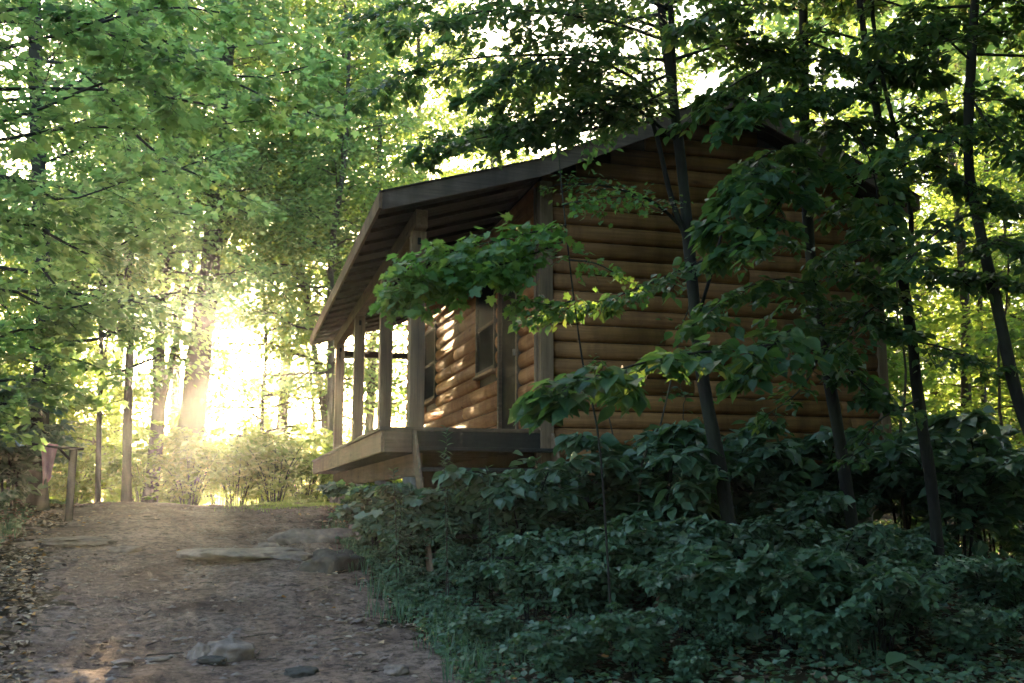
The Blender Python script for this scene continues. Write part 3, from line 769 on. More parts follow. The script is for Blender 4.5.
# trees behind and beside the viewpoint: the forest goes on there and shades the glade
LV = 'tree of the same forest behind the viewpoint'; GV = 'forest trees behind the viewpoint'
for i, (k, x, y, s) in enumerate([(0, 4.5, -4, 1), (1, -4, -5, 1), (2, 9, 1, 1), (2, 0, -10, 1.1), (1, 13, 8, 1), (0, 9.5, -7, 1), (2, 14.5, 2.5, 1), (6, 3.5, 1.8, 1), (6, 6, -1, 1), (6, 11.5, 9, 1), (6, 11.5, 5, 1), (6, 1.5, -4, 1), (6, 5.2, 4.5, .9), (0, 11.5, 2.5, 1), (2, 9, -3, 1), (6, 8.5, 8.2, 1), (1, 5, -6, 1), (0, 16, 10, 1), (1, 6.5, -8, 1)]):
    far(k, x, y, i * 1.9, s, LV, GV)

exec_foreground = True
# ------------------------------------------------------------------ overhanging near trees
def limb(ctrl, r0, r1, nsub, sublen, nleaf, lsize, **k):
    d = dict(path=smooth_path(ctrl, 12), r0=r0, r1=r1, nsub=nsub, sublen=sublen, nleaf=nleaf, lsize=lsize, flat=.22, jit=.025, droop=.2, start=.1); d.update(k); return d
NEARL = []
# left tree outside the frame: long boughs reach in over the path
lb = np.array([-4.6, 9.5, 0]); lb[2] = gz(lb[0], lb[1]) - .1
lt = [lb, lb + [.1, 0, 2], lb + [.0, .1, 4], lb + [.2, .2, 7], lb + [.1, .1, 10]]
ex = []
rr = np.random.default_rng(77)
for (v0, u1, v1, Y1, n) in [(135, 175, 105, 9.5, 22), (150, 260, 120, 10.5, 24), (235, 150, 228, 10, 18), (60, 260, 20, 9, 22), (40, 150, -20, 9, 18), (300, 110, 300, 10.5, 18), (20, 330, 60, 10.5, 22), (190, 130, 180, 9.5, 18),
                            (-60, 300, -30, 9.5, 20), (360, 60, 340, 11, 16), (90, 330, 110, 12, 20), (215, 90, 240, 11, 14), (-20, 200, 70, 9.0, 20), (420, 30, 400, 11.5, 14)]:
    A = P(-70, v0, 10.2); Bp = P(u1, v1, Y1)
    T0 = np.array([-4.45, 9.6, A[2] - .35])
    ex.append(limb([T0, A, A * .6 + Bp * .4 + [0, 0, .1], A * .25 + Bp * .75 + rr.normal(0, .12, 3), Bp], .028, .006, int(n * .9), .70, 32, .10, jit=.05))
make_tree('maple_tree', 'leafy maple at the left edge whose long dark boughs reach over the path', 'maple tree', lt, .16, .08, None, 31, T_MAPLE, M_LEAF, M_BARK_D, extra=ex)

# dark bough from top left down to the middle: a second maple
lb2 = np.array([-3.7, 12.6, 0]); lb2[2] = gz(lb2[0], lb2[1]) - .1
T2X = lb2 + np.array([-1.0, 0, 0])
def P2(u, v, Y): q = P(u, v, Y); return np.array([T2X[0] + .15, T2X[1], q[2] - .3])
ex = [limb([P2(60, -60, 11), P(60, -60, 11), P(115, 0, 10.5), P(185, 55, 10.3), P(250, 90, 10.2), P(330, 120, 10.2)], .03, .008, 18, .6, 36, .10, jit=.04),
      limb([P2(60, 60, 12), P(60, 60, 12), P(150, 150, 12.5), P(210, 180, 12.8), P(260, 205, 13)], .03, .006, 16, .7, 34, .11, jit=.05),
      limb([P2(10, 250, 12.5), P(10, 250, 12.5), P(60, 290, 12.5), P(120, 320, 12.8)], .03, .006, 16, .6, 40, .09, jit=.05),
      limb([P2(10, 380, 12.5), P(10, 380, 12.5), P(50, 385, 12.5), P(95, 400, 12.8)], .02, .006, 12, .5, 40, .08, jit=.05),
      limb([P2(-10, 340, 12.2), P(-10, 340, 12.2), P(40, 350, 12.2), P(110, 370, 12.2)], .02, .005, 14, .6, 30, .10, jit=.06),
      limb([P2(20, 100, 13), P(20, 100, 13), P(140, 60, 14), P(300, 40, 15)], .03, .008, 16, .9, 36, .12, jit=.08),
      limb([P2(20, 180, 13), P(20, 180, 13), P(100, 200, 14), P(190, 215, 14.5)], .03, .008, 14, .8, 36, .12, jit=.08)]
make_tree('maple_tree', 'younger maple beyond the left edge with one bough slanting down across the top left', 'maple tree',
          [lb2 + [-1.1, 0, 0], lb2 + [-1.0, 0, 2], lb2 + [-.85, 0, 4], lb2 + [-.8, 0, 7]], .10, .05, None, 32, T_MAPLE, M_LEAF, M_BARK_D, extra=ex)

# the tree in front of the gable: dark forked trunk
ex = []
for ctrl, n, sl_, nf, ls, Yj in [
    ([P(676, 140, 7.9), P(620, 100, 7.7), P(560, 110, 7.6), P(500, 140, 7.5)], 24, .36, 34, .075, 0),
    ([P(676, 120, 7.9), P(620, 70, 7.6), P(540, 60, 7.4), P(470, 95, 7.2)], 22, .42, 30, .085, 0),
    ([P(672, 100, 7.9), P(600, 110, 7.8), P(520, 130, 7.8), P(420, 150, 7.7)], 22, .40, 30, .085, 0),
    ([P(665, 40, 7.9), P(600, 20, 7.6), P(500, 10, 7.4), P(400, 30, 7.2)], 24, .42, 30, .085, 0),
    ([P(668, 10, 7.9), P(580, -30, 7.6), P(480, -20, 7.4)], 20, .42, 30, .085, 0),
    ([P(668, 60, 7.9), P(560, 55, 7.9), P(460, 60, 8.0), P(370, 90, 8.1)], 26, .46, 30, .085, 0),
    ([P(668, 90, 7.9), P(590, 130, 8.2), P(510, 125, 8.6), P(440, 140, 9.0)], 26, .36, 30, .080, 0),
    ([P(668, 30, 7.9), P(560, 0, 8.2), P(440, 0, 8.6), P(360, 20, 8.8)], 26, .5, 30, .085, 0),
    ([P(668, 75, 7.9), P(610, 95, 8.0), P(560, 80, 8.2), P(500, 105, 8.4)], 24, .42, 30, .080, 0),
    ([P(672, 60, 7.9), P(730, 45, 7.6), P(790, 55, 7.4)], 16, .4, 28, .08, 0),
    ([P(685, 230, 7.9), P(650, 200, 7.7), P(600, 185, 7.5), P(555, 185, 7.4)], 10, .25, 14, .06, 0),
    ([P(690, 250, 7.9), P(720, 215, 7.8), P(735, 190, 7.7)], 5, .2, 8, .06, 0)]:
    ex.append(limb(ctrl, .018, .004, int(n * 1.4), sl_ * 1.1, int(nf * 1.3), ls * .9))
tb = gbase(738, 8.2)
make_tree('tree', 'dark forked trunk standing right in front of the gable wall', 'tree',
          [tb, P(722, 480, 8.1), P(703, 380, 8), P(692, 280, 7.9), P(683, 180, 7.9), P(672, 90, 7.9), P(660, 0, 7.9), P(650, -90, 7.9)], .068, .033,
          dict(z0=4.2, nlimb=10, limblen=2.0, nsub=10, sublen=.5, nleaf=30, lsize=.085, r0=.02, jit=.04), 41, T_OVATE, M_LEAF_N, M_BARK_D, extra=ex,
          forks=[([P(693, 255, 7.9), P(672, 200, 7.85), P(655, 130, 7.8), P(640, 95, 7.8)], .03, .014), ([P(674, 100, 7.9), P(672, 40, 7.95), P(668, -60, 8)], .035, .025),
                 ([P(697, 320, 8), P(715, 260, 7.9), P(725, 215, 7.9), P(732, 180, 7.9)], .018, .006)])

ex = []
for ctrl, n, sl_, nf, ls in [
    ([P(806, 180, 7.8), P(780, 150, 7.2), P(745, 175, 6.8), P(722, 225, 6.6)], 18, .42, 22, .125),
    ([P(806, 150, 7.8), P(800, 170, 7.0), P(770, 215, 6.6), P(735, 250, 6.4)], 15, .38, 20, .125),
    ([P(806, 140, 7.8), P(840, 120, 7.2), P(870, 160, 6.8), P(880, 220, 6.6)], 14, .40, 22, .115),
    ([P(804, 60, 7.8), P(750, 75, 7.3), P(700, 110, 7.0)], 12, .38, 22, .10),
    ([P(804, 40, 7.8), P(860, 60, 7.3), P(930, 70, 7.0)], 14, .42, 22, .105),
    ([P(804, 10, 7.8), P(740, 5, 7.3), P(690, 20, 7.0)], 12, .42, 22, .10),
    ([P(812, 260, 7.8), P(845, 265, 7.3), P(880, 290, 7.0)], 11, .34, 20, .10),
    ([P(812, 250, 7.8), P(770, 240, 7.6), P(700, 262, 7.5), P(620, 295, 7.5), P(530, 318, 7.5)], 24, .26, 14, .095),
    ([P(815, 310, 7.9), P(790, 280, 7.2), P(740, 290, 6.8), P(700, 320, 6.6)], 12, .32, 16, .115),
    ([P(818, 330, 7.9), P(850, 370, 7.4), P(880, 400, 7.1)], 10, .3, 16, .11),
    ([P(822, 350, 7.9), P(800, 390, 7.4), P(760, 420, 7.1)], 7, .26, 12, .10),
    ([P(808, 200, 7.8), P(850, 210, 7.3), P(885, 250, 7.0)], 14, .36, 20, .11),
    ([P(806, 100, 7.8), P(770, 95, 7.0), P(735, 120, 6.7)], 12, .34, 20, .11),
    ([P(818, 330, 7.9), P(770, 345, 6.4), P(680, 355, 5.8), P(600, 375, 5.5), P(545, 395, 5.4)], 20, .36, 15, .15),
    ([P(815, 300, 7.9), P(850, 310, 7.2), P(900, 330, 6.8)], 11, .34, 20, .10),
    ([P(820, 330, 7.9), P(790, 330, 6.8), P(740, 380, 6.4)], 8, .24, 13, .14)]:
    ex.append(limb(ctrl, .014, .003, int(n * 1.5), sl_, int(nf * 1.3), ls, droop=.3))
tb = gbase(860, 8.4)
make_tree('tree', 'slim dark trunk crossing the right half of the gable wall', 'tree',
          [tb, P(850, 510, 8.3), P(838, 430, 8.2), P(822, 340, 8), P(810, 250, 7.9), P(805, 150, 7.8), P(803, 0, 7.8), P(800, -100, 7.8)], .062, .04,
          dict(z0=4.2, nlimb=8, limblen=1.8, nsub=10, sublen=.5, nleaf=30, lsize=.085, r0=.02, jit=.04), 42, T_OVATE, M_LEAF_N, M_BARK_D, extra=ex)

ex = []
for ctrl, n, sl_, nf, ls in [
    ([P(885, 180, 7.2), P(920, 160, 6.8), P(980, 190, 6.5), P(1040, 210, 6.4)], 20, .36, 30, .08),
    ([P(875, 100, 7.2), P(840, 90, 7), P(790, 105, 6.8)], 14, .34, 28, .08),
    ([P(880, 130, 7.2), P(930, 110, 6.8), P(1000, 100, 6.6), P(1050, 120, 6.5)], 18, .36, 30, .08),
    ([P(895, 250, 7.2), P(860, 240, 6.8), P(820, 260, 6.6)], 12, .30, 24, .08),
    ([P(900, 270, 7.2), P(950, 270, 6.8), P(1010, 280, 6.5)], 16, .34, 26, .08),
    ([P(865, 40, 7.2), P(920, 20, 7), P(990, 30, 6.8)], 18, .38, 28, .08),
    ([P(905, 300, 7.2), P(870, 310, 6.9), P(840, 350, 6.7)], 12, .28, 22, .08),
    ([P(912, 340, 7.2), P(950, 350, 6.9), P(1000, 370, 6.7)], 12, .3, 14, .07),
    ([P(918, 400, 7.3), P(880, 420, 6.9), P(850, 460, 6.7)], 8, .25, 14, .08)]:
    ex.append(limb(ctrl, .012, .003, int(n * 1.15), sl_, int(nf * 1.2), ls, droop=.3))
tb = gbase(940, 7.6, 560)
make_tree('tree', 'thin twin stemmed dark tree just right of the cabin corner', 'tree',
          [tb, P(932, 490, 7.5), P(918, 400, 7.4), P(910, 320, 7.3), P(895, 240, 7.2), P(880, 130, 7.2), P(862, 20, 7.2), P(850, -90, 7.2)], .055, .025,
          dict(z0=3.8, nlimb=8, limblen=1.6, nsub=10, sublen=.45, nleaf=28, lsize=.08, r0=.015, jit=.04), 43, T_OVATE, M_LEAF_N, M_BARK_D, extra=ex,
          forks=[([P(928, 480, 7.5), P(922, 400, 7.45), P(905, 310, 7.4), P(912, 230, 7.3), P(900, 150, 7.2), P(875, 40, 7.1), P(870, -80, 7.1)], .032, .016)])

ex = []
for ctrl, n, sl_, nf, ls in [
    ([P(968, 150, 6.6), P(930, 130, 6.2), P(880, 160, 6.0)], 12, .3, 24, .08),
    ([P(970, 60, 6.6), P(930, 30, 6.4), P(870, 40, 6.2)], 14, .34, 26, .08),
    ([P(972, 100, 6.6), P(1000, 140, 6.2), P(1030, 160, 6)], 12, .3, 26, .08),
    ([P(985, 250, 6.6), P(1000, 240, 6.2), P(1030, 260, 6)], 10, .3, 22, .08),
    ([P(978, 210, 6.6), P(940, 230, 6.2), P(900, 270, 6)], 12, .28, 24, .08),
    ([P(975, 20, 6.6), P(1010, 0, 6.3), P(1050, 20, 6.1)], 12, .34, 26, .08)]:
    ex.append(limb(ctrl, .012, .003, int(n * 1.15), sl_, int(nf * 1.2), ls, droop=.3))
tb = gbase(1085, 6.8, 600)
make_tree('tree', 'dark curved trunk leaning in at the right edge of the photo', 'tree',
          [tb, P(1050, 490, 6.7), P(1018, 400, 6.7), P(998, 310, 6.6), P(980, 230, 6.6), P(968, 150, 6.6), P(975, 0, 6.6), P(980, -90, 6.6)], .055, .035,
          dict(z0=3.6, nlimb=6, limblen=1.5, nsub=10, sublen=.4, nleaf=28, lsize=.08, r0=.015, jit=.04), 44, T_OVATE, M_LEAF_N, M_BARK_D, extra=ex)

# maple sapling whose branch hangs before the porch
ex = []
for ctrl, n, sl_, nf, ls in [
    ([P(566, 225, 6.4), P(520, 235, 6.3), P(460, 250, 6.2), P(392, 278, 6.1)], 24, .27, 22, .078),
    ([P(568, 240, 6.4), P(510, 262, 6.2), P(450, 275, 6.1), P(400, 288, 6.0)], 20, .24, 20, .078),
    ([P(574, 300, 6.4), P(555, 305, 6.2), P(520, 300, 6.1)], 10, .12, 14, .05),
    ([P(562, 205, 6.4), P(590, 200, 6.3), P(640, 196, 6.3)], 12, .14, 12, .045),
    ([P(570, 260, 6.4), P(600, 265, 6.3), P(640, 290, 6.2)], 8, .14, 10, .05)]:
    ex.append(limb(ctrl, .008, .002, int(n * 1.2), sl_ * 1.1, int(nf * 1.15), ls, droop=.5, jit=.03, flat=.55, subr=.002))
tb = gbase(612, 6.6, 560)
make_tree('sapling', 'spindly maple sapling with a lobed leafy branch hanging before the porch', 'sapling',
          [tb, P(600, 450, 6.5), P(584, 370, 6.4), P(574, 300, 6.4), P(566, 230, 6.4), P(560, 170, 6.4), P(558, 140, 6.4)], .0085, .0035,
          None, 45, T_MAPLE, M_LEAF_M, M_BARK_D, extra=ex)

# ------------------------------------------------------------------ understory
def make_shrub(seed, h, nst, ls, tmpl=T_OVATE, mat=None, spread=.7, name='shrub'):
    root = empty(name, (0, 0, 0), 'x', 'shrub')
    fo = Foliage(seed); r = fo.r
    for k in range(nst):
        az = k * 2.4 + r.uniform(-.4, .4); L = h * r.uniform(.6, 1.1); sp = spread * r.uniform(.2, 1.0)
        d = np.array([math.cos(az), math.sin(az), 0])
        c = [np.array([0, 0, -.08]) + d * .04, d * sp * .3 * L + [0, 0, .5 * L], d * sp * .75 * L + [0, 0, .85 * L], d * sp * 1.15 * L + [0, 0, .88 * L]]
        fo.spray(smooth_path(c, 9), .009, .002, 11, .24 * h, 14, ls, .3, .015, .25, .25, True, .0025, 4)
    fo.build(root, (0, 0, 0), tmpl, mat or M_LEAF_U, M_BARK_D, 'stems', 'leaves')
    return root
SH = [make_shrub(61, 1.0, 11, .12), make_shrub(62, .9, 11, .095), make_shrub(63, 1.1, 10, .145), make_shrub(64, .55, 9, .085, T_MAPLE)]
sused = [False] * 4
def shrub(k, u, v, Y, s, rz, label, group, x=None):
    s = s * (float(rs.choice([.45, .6, .8, 1.0, 1.35], p=[.2, .2, .25, .2, .15])) if s < 1.3 else 1)
    if x is None: x = P(u, v, Y)[0]
    z = gz(x, Y)
    if not sused[k]:
        sused[k] = True; o = SH[k]; o.location = (x, Y, z); o.rotation_euler = (0, 0, rz); o.scale = (s, s, s); o['label'] = label; o['group'] = group
    else: copy_tree(SH[k], (x, Y, z), rz, s, label, group)
rs = np.random.default_rng(8)
LS1 = 'broad leaved shrub in the thicket between the path and the gable wall'; GS1 = 'shrubs in the thicket below the gable'
LS2 = 'low lobed leaved plant at the thicket edge along the path'; GS2 = 'low plants along the thicket edge'
LS3 = 'shrub in the dark thicket at the lower right'; GS3 = 'shrubs of the dark right thicket'
for i, (x, y, k, s) in enumerate([(2.05, 9.3, 1, .85), (2.6, 8.9, 0, .9), (3.2, 8.9, 2, .95), (3.9, 9.3, 0, .9), (4.6, 9.5, 1, 1.0), (2.0, 8.4, 1, .8), (2.5, 7.9, 0, .85), (3.1, 8.0, 1, .95),
                                  (3.7, 8.2, 0, 1.0), (2.2, 7.4, 1, .75), (2.7, 7.0, 0, .8), (3.3, 7.2, 2, .85), (2.3, 6.6, 1, .6), (3.9, 7.4, 1, .9), (1.75, 9.9, 1, .6), (3.0, 6.4, 0, .7), (1.72, 9.0, 1, .55), (1.75, 10.45, 1, .85), (2.2, 10.0, 0, .75), (1.85, 11.3, 1, .9), (1.7, 12.4, 3, 1.0), (1.45, 10.3, 3, .8), (3.2, 7.4, 2, 1.15), (3.9, 8.8, 2, 1.3), (2.4, 7.0, 2, .8), (3.15, 8.4, 2, 1.15), (2.55, 7.6, 0, 1.2), (3.7, 7.5, 2, 1.1), (2.9, 9.6, 1, .8), (3.6, 9.9, 0, .8), (1.95, 12.9, 1, .7), (1.7, 10.3, 3, 1.5), (2.15, 10.1, 3, 1.7), (1.55, 11.4, 3, 1.4)]):
    shrub(k, 0, 0, y, s, i * 1.3, LS1, GS1, x)
for i, (x, y) in enumerate([(1.62, 8.0), (1.75, 7.2), (1.9, 6.5), (2.1, 6.0), (1.55, 9.2), (2.4, 5.8), (1.7, 7.6), (1.85, 6.9), (2.2, 6.2), (1.45, 9.8), (1.6, 6.9), (1.9, 5.9), (1.5, 8.5), (2.6, 5.5), (1.35, 10.9), (1.3, 12.0)]):
    shrub(3, 0, 0, y, rs.uniform(.45, .75), i * 2.1, LS2, GS2, x)
for i, (x, y, k, s) in enumerate([(4.4, 8.2, 0, .95), (5.2, 8.6, 2, .95), (5.9, 9.2, 0, 1), (6.7, 9.4, 1, 1.05), (4.7, 7.3, 1, .85), (5.5, 7.6, 0, .9), (6.3, 8.2, 2, .9), (7.2, 8.8, 0, 1), (4.0, 6.5, 0, .65), (4.7, 6.3, 1, .7),
                                  (5.6, 6.6, 0, .7), (6.5, 7.0, 1, .85), (7.3, 7.6, 0, .9), (8.2, 9.2, 2, 1), (8.8, 10.5, 0, 1.1), (9.4, 12.5, 1, 1.2), (8.2, 8.0, 1, .9), (3.5, 6.0, 1, .5), (9.6, 9.6, 0, 1), (10.5, 11.5, 2, 1.1), (10.8, 14, 0, 1.3), (12.2, 16, 2, 1.4), (6.3, 9.9, 2, 1.3), (7.6, 10.2, 0, 1.4), (7.9, 9.2, 2, 1.5), (5.0, 9.6, 2, 1.3), (3.0, 5.9, 1, .5), (3.5, 5.6, 3, .8), (4.1, 5.8, 1, .55), (4.6, 5.6, 3, .9), (5.2, 6.0, 1, .6), (5.3, 5.5, 3, .8), (2.7, 5.7, 3, .8), (2.5, 6.1, 1, .5), (3.9, 6.2, 3, .9), (4.5, 6.3, 1, .6), (5.9, 6.6, 1, .6), (6.0, 6.1, 3, .9), (3.2, 6.2, 3, .9)]):
    shrub(k, 0, 0, y, s, i * 1.7 + .5, LS3, GS3, x)
LS4 = 'shrub on the shaded bank at the left edge of the path'; GS4 = 'shrubs on the left bank'
for i, (x, y, k, s) in enumerate([(-3.2, 12.2, 1, .65), (-3.9, 13.4, 0, .8), (-3.0, 14.2, 1, .55), (-4.2, 11.6, 2, .9), (-4.6, 15, 0, 1.1), (-3.7, 16.4, 1, .7), (-5.4, 13, 2, 1.2), (-3.2, 11.0, 3, .8), (-6.2, 16.5, 0, 1.5), (-5.2, 18.5, 1, 1.3), (-7.5, 19, 2, 1.6), (-4.5, 13.4, 2, 1.9), (-3.9, 12.3, 0, 1.5), (-5.0, 12, 2, 2.0), (-4.1, 14.6, 0, 1.6), (-5.4, 14.6, 2, 2.4), (-3.4, 13.2, 1, 1.1), (-3.05, 14.4, 1, 1.0), (-3.7, 17, 2, 1.7), (-3.2, 16.4, 0, 1.3), (-4.2, 18.5, 0, 1.9), (-3.0, 13.4, 3, 1.0), (-3.3, 18.6, 1, 1.2)]):
    shrub(k, 0, 0, y, s, i * 1.1, LS4, GS4, x)
LS5 = 'sunlit bush at the foot of the trees beyond the crest'; GS5 = 'bushes beyond the crest'
bush = make_shrub(65, 1.6, 16, .10, T_FAR, M_LEAF_B, .9)  # the dense row just past the crest is added to block sun from the path
for i, (x, y, s) in enumerate([(-4.6, 22, 1.0), (-3.4, 24.5, 1.1), (-2.0, 28, 1.1), (-1.2, 24.2, .7), (-6.2, 23, 1.3), (.4, 33, 1.0), (2.2, 24, .75), (3.4, 26, 1.2), (-.2, 40, 1.1), (2.4, 42, 1.2), (5, 24, 1.2), (8, 23.5, 1.4), (11, 21, 1.6), (1.5, 22.2, .35), (-7.6, 26, 1.5), (14.5, 24, 1.8), (-.9, 23.2, 1.35), (.1, 23.6, 1.45), (.9, 23.0, 1.45), (1.6, 23.4, 1.5), (2.6, 23.2, 1.15), (3.3, 23.8, 1.2), (-.3, 25.4, 1.8), (.7, 26, 1.6), (-1.9, 24, 1.4), (1.9, 27, 1.3)]):
    z = gz(x, y)
    if i == 0: bush.location = (x, y, z); bush['label'] = LS5; bush['group'] = GS5
    else: copy_tree(bush, (x, y, z), i * 1.9, s, LS5, GS5)

# big leaf clumps close to the lens at the bottom right
def leafy_plant(name, label, g, stems, mat, tmpl=T_OVATE, cat='plant'):
    root = empty(name, g, label, cat); fo = Foliage(int(abs(g[0] * 1000)))
    r = fo.r
    for (dx, dy, h, n, ls) in stems:
        path = smooth_path([g - [0, 0, .03], g + [dx * .4, dy * .4, h * .6], g + [dx, dy, h]], 8)
        fo.wood.append(tube(path, np.linspace(.006, .002, 8), 5))
        for k in range(n):
            a = k * 2.4 + r.uniform(-.3, .3); t = .55 + .45 * k / max(1, n - 1); p = path[int(t * 7)]
            fo.lp.append(p[None]); fo.ld.append(np.array([[math.cos(a), math.sin(a), -.25]])); fo.ln.append(np.array([[r.normal(0, .2), r.normal(0, .2), 1]])); fo.ls.append(np.array([ls * r.uniform(.75, 1.1)]))
    fo.build(root, g, tmpl, mat, M_BARK_D, 'stems', 'leaves'); return root
leafy_plant('seedling', 'seedling with large drooping oval leaves at the bottom right', G(905, 682), [(0, 0, .16, 5, .16), (.12, .05, .12, 4, .13)], M_LEAF_U)
leafy_plant('seedling', 'smaller seedling right of the large leaved seedling', G(960, 676), [(0, 0, .12, 5, .10), (.1, 0, .08, 4, .07)], M_LEAF_U)
leafy_plant('seedling', 'seedling cut by the right edge at the bottom', G(1018, 680), [(0, 0, .1, 4, .13)], M_LEAF_U)
leafy_plant('seedling', 'pale seedling with broad hanging leaves beside the brown stump', G(692, 640) + [0, 0, 0], [(0, 0, .30, 7, .12), (.05, -.05, .36, 9, .06)], M_LEAF_U)

# tall willowy weeds before the steps
def weed(g, h, label, seed):
    root = empty('tall_weed', g, label, 'weed', 'willowy weeds before the porch steps'); fo = Foliage(seed); r = fo.r
    for s_ in range(2):
        top = g + [r.uniform(-.06, .06), r.uniform(-.06, .06), h * (1 - .15 * s_)]
        path = smooth_path([g + [.03 * s_, 0, -.05], (g + top) / 2 + [.01, 0, 0], top], 10); fo.wood.append(tube(path, np.linspace(.006, .002, 10), 5))
        N = int(h * 48); t = np.linspace(.2, 1, N); ix = t * 9; i0 = np.clip(ix.astype(int), 0, 8); p = path[i0] + (path[i0 + 1] - path[i0]) * (ix - i0)[:, None]
        a = np.arange(N) * 2.4
        fo.lp.append(p); fo.ld.append(np.stack([np.cos(a), np.sin(a), np.where(t > .9, .5, -.35) + r.normal(0, .2, N)], 1)); fo.ln.append(np.tile([0, 0, 1.], (N, 1)) + r.normal(0, .2, (N, 3)) + 1e-3); fo.ls.append((.13 - .06 * t) * r.uniform(.8, 1.1, N))
    thin = (T_OVATE[0] * np.array([.38, 1, 1]), T_OVATE[1])
    fo.build(root, g, thin, M_LEAF_U, M_BARK, 'stems', 'leaves')
for u, Y, vt, seed, lab in [(447, 8.6, 428, 1, 'tallest willowy weed standing before the left end of the porch steps'), (490, 8.5, 468, 2, 'shorter willowy weed right of the tallest one before the steps'), (398, 9.2, 470, 3, 'willowy weed left of the porch steps beside the deck corner')]:
    g = P(u, 500, Y); g[2] = gz(g[0], Y); top = P(u, vt, Y); weed(g, top[2] - g[2], lab, seed)

def bare(ctrl, r0, label, seed):
    p = smooth_path(ctrl, 16, .012, np.random.default_rng(seed)); root = empty('sapling', p[0], label, 'sapling')
    V, F = tube(p, np.linspace(r0, r0 * .35, 16), 7); mesh_np('trunk', V - p[0], F, M_BARK, root, True)
    fo = Foliage(seed); fo.spray(p[8:], r0 * .3, r0 * .15, 6, .3, 5, .08, .3, .02, .3, .1, True, .002, 3)
    fo.build(root, p[0], T_OVATE, M_LEAF_N, M_BARK)
bare([gbase(636, 8.6, 540), P(642, 470, 8.6), P(662, 420, 8.6), P(676, 350, 8.6), P(690, 300, 8.5)], .014, 'bare grey stem leaning right between the spindly sapling and the forked trunk', 91)
bare([gbase(690, 9.2, 540), P(688, 470, 9.2), P(684, 420, 9.2), P(680, 380, 9.2)], .010, 'short thin grey stem close to the foot of the forked trunk', 92)
bare([gbase(608, 9.6, 540), P(612, 450, 9.6), P(608, 400, 9.6), P(602, 360, 9.6)], .012, 'pale dead stem rising against the lowest gable logs', 93)
bare([gbase(905, 9.5, 540), P(900, 450, 9.5), P(906, 380, 9.5), P(896, 300, 9.5), P(900, 240, 9.5)], .02, 'thin crooked stem behind the twin stemmed tree', 94)
bare([gbase(992, 9.5, 540), P(1004, 440, 9.5), P(998, 360, 9.5), P(1008, 280, 9.5), P(1000, 180, 9.5)], .022, 'thin crooked stem near the right edge before the reddish trunk', 95)
# stump in the thicket
g = G(668, 628); V, F = tube(smooth_path([g - [0, 0, .1], g + [.03, 0, .2], g + [.1, 0, .42]], 10), np.array([.16, .14, .12, .11, .11, .105, .1, .1, .09, .04]), 14)
tag(mesh_np('stump', V, F, M_STUMP, None, True), 'leaning reddish brown stump half hidden in the thicket', 'stump')

# ------------------------------------------------------------------ stuff on the ground
def scatter_leaves(name, n, fx, label, mat, size, tmpl=T_FAR, flat=.25, lift=.012, up=0., seed=0):
    r = np.random.default_rng(seed); pts = fx(r, n); z = np.array([gz(a, b) for a, b in pts]) + lift + r.random(len(pts)) * lift
    pos = np.column_stack([pts, z]); N = len(pos); a = r.uniform(0, 6.28, N)
    d_ = np.stack([np.cos(a), np.sin(a), r.normal(0, .15, N) + up], 1); n_ = np.array([0, 0, 1.]) + r.normal(0, flat, (N, 3))
    V, F, k = leaves_arrays(pos, d_, n_, size * r.uniform(.4, 1.3, N), tmpl)
    return tag(mesh_np(name, V, F, mat, None, False, np.repeat(r.random(N), k)), label, kind='stuff')
def fx_path(r, n):
    y = r.uniform(3, 20, n); x = r.uniform(-3.2, 1.8, n); dens = np.clip(np.abs(x - .1 + .04 * y) / (1.1 + .055 * y), 0, 1) ** 3.5 * .98 + .02
    m = r.random(n) < dens; return np.column_stack([x[m], y[m]])
def fx_forest(r, n): 
    y = r.uniform(3, 20, n); side = r.random(n) < .65; x = np.where(side, r.uniform(1.3, 9, n), np.interp(y, [4, 6.5, 9, 12, 17], [-.8, -1.1, -1.5, -1.95, -2.5]) - r.uniform(0, 1, n) ** 1.5 * 3.5); return np.column_stack([x, y])
scatter_leaves('fallen_leaves', 14000, fx_path, 'dry brown and tan leaves scattered over the path and its edges', M_LITTER, .055, T_OVATE, seed=1)
scatter_leaves('fallen_leaves', 26000, fx_forest, 'dry leaf litter under the trees', M_LITTER, .065, T_OVATE, .35, seed=2)
def fx_cov(r, n):
    y = r.uniform(4.5, 12, n); x = 1.35 + r.random(n) ** 1.3 * 8; return np.column_stack([x, y])
scatter_leaves('ground_cover', 26000, fx_cov, 'low green seedlings covering the thicket floor', M_LEAF_U, .055, T_OVATE, .45, .05, .2, seed=3)
def fx_cov2(r, n):
    y = r.uniform(7, 21, n); x = np.interp(y, [4, 6.5, 9, 12, 17], [-1.3, -1.6, -2.0, -2.4, -2.9]) - r.random(n) ** 1.2 * 5; return np.column_stack([x, y])
scatter_leaves('ground_cover', 16000, fx_cov2, 'low green plants covering the left bank', M_LEAF_U, .06, T_OVATE, .45, .05, .2, seed=4)
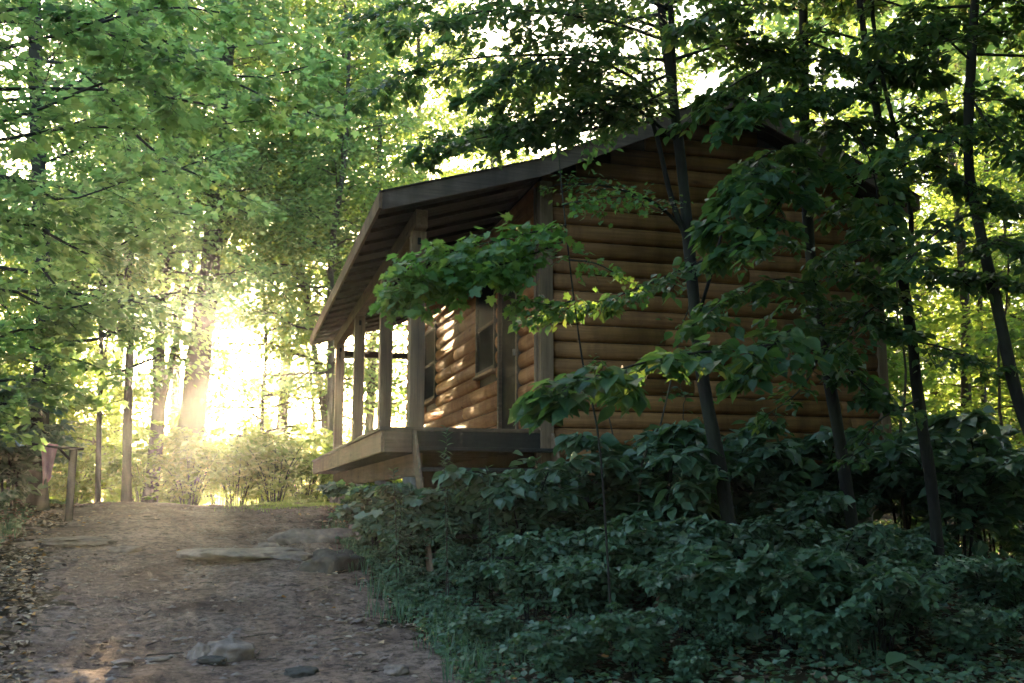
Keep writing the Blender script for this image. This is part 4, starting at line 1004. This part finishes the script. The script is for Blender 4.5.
# grass
def grass(name, pts, h, label, mat, seed):
    r = np.random.default_rng(seed); N = len(pts); z = np.array([gz(a, b) for a, b in pts]); a = r.uniform(0, 6.28, N); H = h * r.uniform(.5, 1.2, N)
    side = np.stack([np.cos(a), np.sin(a), 0 * a], 1) * .004; lean = np.stack([np.cos(a + 1.3), np.sin(a + 1.3), 0 * a], 1) * (H * r.uniform(.1, .6, N))[:, None]
    b0 = np.column_stack([pts, z - .01]); m_ = b0 + lean * .35 + np.array([0, 0, 1.]) * (H * .6)[:, None]; t_ = b0 + lean + np.array([0, 0, 1.]) * H[:, None]
    V = np.stack([b0 - side, b0 + side, m_ + side * .7, m_ - side * .7, t_], 1).reshape(-1, 3)
    F = (np.array([(0, 1, 2), (0, 2, 3), (3, 2, 4)])[None] + (np.arange(N) * 5)[:, None, None]).reshape(-1, 3)
    return tag(mesh_np(name, V, F, mat, None, False, np.repeat(r.random(N), 3)), label, kind='stuff')
r = np.random.default_rng(9)
pt = np.column_stack([r.normal(1.35, .55, 5000), r.normal(18.6, .9, 5000)])
grass('grass', pt, .07, 'short sunlit grass at the crest before the porch end', M_LEAF_B, 1)
cx = [(1.45, 6.2), (1.5, 6.9), (1.3, 8.2), (1.35, 9.1), (1.2, 10.2), (1.25, 12.6), (1.4, 13.8), (-2.5, 11), (-2.6, 13.2), (-2.4, 9.4), (1.6, 7.9), (1.75, 7.2), (1.9, 6.6), (1.6, 8.6), (2.1, 9.9), (2.3, 9.5), (1.7, 9.8), (3.9, 5.9), (1.5, 10.6), (1.4, 11.6), (2.5, 9.2)]
pt = np.vstack([np.column_stack([r.normal(x, .10, 110), r.normal(y, .14, 110)]) for x, y in cx])
grass('grass', pt, .22, 'tufts of green grass along the weedy right edge of the path', M_LEAF_U, 2)
# pebbles and crumbs
N = 9000; px = r.uniform(-2.5, 1.6, N); pyy = r.uniform(3.5, 19, N); sz = .004 + .026 * r.random(N) ** 5
oct_ = np.array([(1, 0, 0), (.3, .9, 0), (-.8, .6, 0), (-.8, -.6, 0), (.3, -.9, 0), (.1, .1, .7)])
a = r.uniform(0, 6.28, N); ca, sa = np.cos(a), np.sin(a)
Vx = oct_[None, :, 0] * ca[:, None] - oct_[None, :, 1] * sa[:, None]; Vy = oct_[None, :, 0] * sa[:, None] + oct_[None, :, 1] * ca[:, None]
zz = np.array([gz(q, w) for q, w in zip(px, pyy)]) - .004
V = np.stack([px[:, None] + Vx * sz[:, None] * 1.5, pyy[:, None] + Vy * sz[:, None], zz[:, None] + np.tile(oct_[None, :, 2], (N, 1)) * sz[:, None] + .01], -1).reshape(-1, 3)
F = (np.array([(0, 1, 5), (1, 2, 5), (2, 3, 5), (3, 4, 5), (4, 0, 5)])[None] + (np.arange(N) * 6)[:, None, None]).reshape(-1, 3)
tag(mesh_np('pebbles', V, F, M_ROCK, None, False), 'small pebbles and crumbs of soil over the path', kind='stuff')
# twigs on the path
N = 160; A = np.column_stack([r.uniform(-2.4, 1.6, N), r.uniform(4, 15, N), np.zeros(N)]); A[:, 2] = [gz(q, w) + .012 for q, w in A[:, :2]]
an = r.uniform(0, 3.14, N); L = r.uniform(.05, .28, N); Bq = A + np.stack([np.cos(an) * L, np.sin(an) * L * .6, 0 * L], 1); Bq[:, 2] = [gz(q, w) + .015 for q, w in Bq[:, :2]]
V, F = cones(A, Bq, np.full(N, .005), np.full(N, .003), 5); tag(mesh_np('fallen_twigs', V, F, M_BARK, None, False), 'short dead twigs lying on the path', kind='stuff')

# ------------------------------------------------------------------ haze
hz = MB(); hz.box(-108, 108, -58, 148, -7.2, 34)
M = Mat("haze_air"); pv = M.N("ShaderNodeVolumePrincipled"); pv.inputs['Color'].default_value = (.82, .94, 1, 1)
pv.inputs['Density'].default_value = .0009; pv.inputs['Anisotropy'].default_value = .86; M.L(pv.outputs[0], M.out.inputs['Volume'])
ho = hz.build('haze', M.m); tag(ho, 'thin bright morning haze between the trees', kind='stuff'); ho.display_type = 'WIRE'
